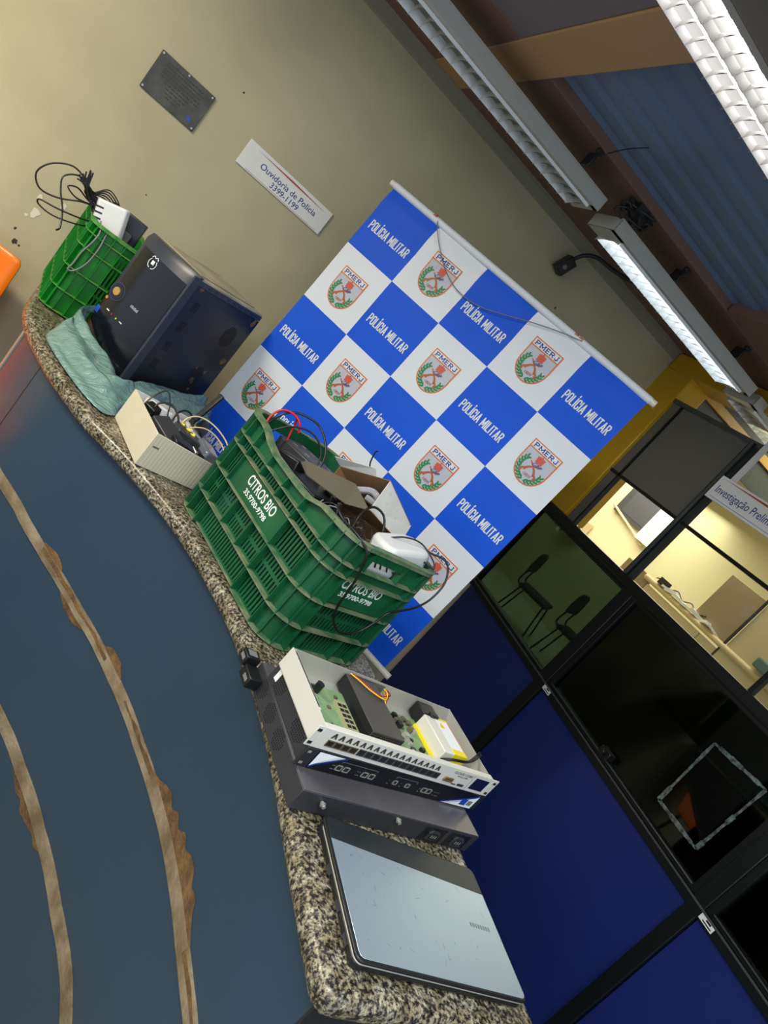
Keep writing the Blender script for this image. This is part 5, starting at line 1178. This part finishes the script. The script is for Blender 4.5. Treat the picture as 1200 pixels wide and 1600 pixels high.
# circuit board and parts inside
bm = bmesh.new(); box(bm, bx0 + .010, bx1 - .03, .010, .160, .006, .0076); link('circuit_board', bm, M_PCBG, u3)
bm = bmesh.new(); cyl(bm, (.080, .140, .0076), (.080, .140, .026), .008, n=18); link('capacitor', bm, M_BLACK, u3)
rn = random.Random(30)
for (xa, xb, nn_) in ((.03, .13, 10), (.27, .345, 26)):
    for k in range(nn_):
        x, y = rn.uniform(xa, xb), rn.uniform(.02, .15); s = rn.uniform(.003, .008) if xa > .2 else rn.uniform(.002, .004); bm = bmesh.new(); box(bm, x - s, x + s, y - s * .8, y + s * .8, .0076, .0076 + rn.uniform(.003, .013 if xa > .2 else .005)); link('board_component', bm, rn.choice((M_BLACK, M_BLKG, M_SILV, M_CARDB)), u3, smooth=None)
bm = bmesh.new(); box(bm, .118, .146, .012, .125, .0076, .0145)
link('card_cage', bm, mat('pale_olive_cage', (160, 158, 118), .5), u3)
bm = bmesh.new()
for k in range(8):
    for j in (0, 1): box(bm, .1205 + j * .012, .1305 + j * .012, .018 + k * .013, .026 + k * .013, .0146, .0149)
link('cage_openings', bm, M_HOLE, u3, smooth=None)
bm = bmesh.new(); box(bm, .158, .245, .040, .188, .0078, .036); link('power_module', bm, mat('graphite_case', (84, 80, 76), .38, .3), u3, bevel=.001)
bm = bmesh.new(); box(bm, .1575, .158, .041, .187, .009, .0355); link('module_side', bm, M_BLACK, u3)
bm = bmesh.new()
for i in range(17):
    for j in range(5): cyl(bm, (.162 + i * .005, .0402, .012 + j * .0048), (.162 + i * .005, .0394, .012 + j * .0048), .0017, n=6)
link('module_grille', bm, M_HOLE, u3, smooth=None)
bm = bmesh.new(); box(bm, .175, .275, .1905, .1912, .010, .038); link('fan_grille_plate', bm, mat('pierced_steel', (120, 118, 112), .5, .5), u3)
for (m_, dx, dz) in ((M_ORL, 0, 0), (M_RED, .005, .002), (M_YLAB, -.004, .002), (M_BLACK, .008, -.001), (mat('orange_wire', (230, 130, 40), .4), -.004, .001)):
    bm = bmesh.new(); tube(bm, [(.168 + dx, .184, .040 + dz), (.188 + dx, .170, .040 + dz), (.212 + dx, .150, .040 + dz), (.238, .142 + dx, .041 + dz), (.258 + dx, .158, .043 + dz), (.262 + dx, .176, .040), (.270 + dx, .168, .030 + dz), (.262, .140 + dx, .018)], .0010, 6, 6); link('wire_loom', bm, m_, u3, smooth=80)
bm = bmesh.new(); box(bm, .360, .366, .046, .140, .0078, .014); link('insulator_sheet', bm, M_YLAB, u3)
b2 = bmesh.new(); box(b2, .368, .440, .045, .145, .010, .040); link('white_psu', b2, mat('warm_white_case', (218, 214, 200), .45), u3, bevel=.002)
b2 = bmesh.new(); box(b2, .400, .439, .047, .140, .0402, .0405); link('rating_label', b2, M_WLAB, u3)
b2 = bmesh.new(); poly_slab(b2, [(.404, .118, .0406), (.420, .118, .0406), (.412, .134, .0406)], (0, 0, 1), .0003); link('warning_triangle', b2, mat('warning_yellow', (240, 190, 20), .5), u3, smooth=None)
b2 = bmesh.new(); box(b2, .398, .4405, .0445, .060, .0203, .0407); link('yellow_tape', b2, M_YLAB, u3); b2 = bmesh.new(); box(b2, .398, .4405, .140, .1455, .0203, .0407); link('yellow_tape', b2, M_YLAB, u3); b2 = bmesh.new(); box(b2, .4402, .4412, .060, .140, .03, .0405); link('orange_edge', b2, mat('orange_tape', (232, 140, 30), .5), u3)
b2 = bmesh.new(); box(b2, .375, .425, .150, .188, .008, .038); box(b2, .385, .410, .140, .152, .030, .046); link('inlet_filter', b2, M_BLACK, u3, bevel=.002)
for k in range(3):
    bm = bmesh.new(); tube(bm, [(.372, .040 + .003 * k, .020), (.385, .032, .034 + .002 * k), (.420, .030, .040 + .002 * k), (.455, .040 + .003 * k, .043), (.490, .058 + .004 * k, .050)], .0014, 6, 6); link('loose_wire', bm, M_BLACK, u3, smooth=80)

# ================================================================== LAPTOP
lp = empty('laptop', (.745, .543, CT + .0005), 0); tag(lp, 'closed silver laptop with a dark hinge band at the near end of the worktop', 'laptop')
LW, LD = .372, .243
def rrect(x0, x1, y0, y1, r, n=5):
    o = []
    for cx, cy, a0 in ((x1 - r, y0 + r, -90), (x1 - r, y1 - r, 0), (x0 + r, y1 - r, 90), (x0 + r, y0 + r, 180)):
        for k in range(n + 1): a = R_(a0 + 90 * k / n); o.append((cx + r * math.cos(a), cy + r * math.sin(a)))
    return o
bm = bmesh.new(); prism(bm, rrect(.002, LW - .002, .002, LD - .004, .012), .003, .015); link('base', bm, M_BLACK, lp, bevel=.003)
bm = bmesh.new(); prism(bm, rrect(.001, LW - .001, .001, LD - .012, .012), .0152, .0172); link('base_edge', bm, M_SILV, lp, bevel=.0006)
bm = bmesh.new(); prism(bm, rrect(0, LW, 0, LD, .013), .0178, .0235); link('lid_shell', bm, M_BLACK, lp, bevel=.0025, seg=3)
bm = bmesh.new(); rr_ = rrect(.006, LW - .004, .005, .10, .010); prism(bm, [p for p in rr_ if p[1] < .06 and p[0] > .2] + [(LW - .004, .188), (.006, .197)] + [p for p in rr_ if p[1] < .06 and p[0] < .2], .0234, .0243); link('lid_metal', bm, M_LAPT, lp, bevel=.0006)
bm = bmesh.new(); prism(bm, [(.006, .1975), (LW - .004, .1885)] + [p for p in rrect(.006, LW - .004, .12, LD - .003, .010) if p[1] > .20], .0234, .0242); link('hinge_band', bm, M_LAPB, lp, bevel=.0005)
bm = bmesh.new()
for k in range(8): box(bm, .294 + k * .0066, .298 + k * .0066, .112, .112 + .008, .0243, .02435)
link('worn_logo', bm, mat('faded_lid_print', (120, 134, 146), .4, .6), lp, smooth=None)
bm = bmesh.new(); rn = random.Random(77)
for k in range(34):
    x, y = rn.uniform(.03, .35), rn.uniform(.02, .18); a = rn.uniform(0, 3.14); l_ = rn.uniform(.002, .012); w_ = .00025
    dx, dy = math.cos(a) * l_, math.sin(a) * l_; nx, ny = -math.sin(a) * w_, math.cos(a) * w_
    poly_slab(bm, [(x - nx, y - ny, .02432), (x + dx - nx, y + dy - ny, .02432), (x + dx + nx, y + dy + ny, .02432), (x + nx, y + ny, .02432)], (0, 0, 1), .00004)
link('scratches', bm, mat('lid_scratch', (78, 90, 100), .6), lp, smooth=None)
bm = bmesh.new()
for y in (.03, .08, .14): box(bm, -.0004, .003, y, y + .018, .006, .012)
link('side_ports', bm, M_BLKG, lp, smooth=None)
for x in (.03, .34):
    for y in (.03, .21): bm = bmesh.new(); cyl(bm, (x, y, 0), (x, y, .003), .008, n=12); link('rubber_foot', bm, M_BLACK, lp)
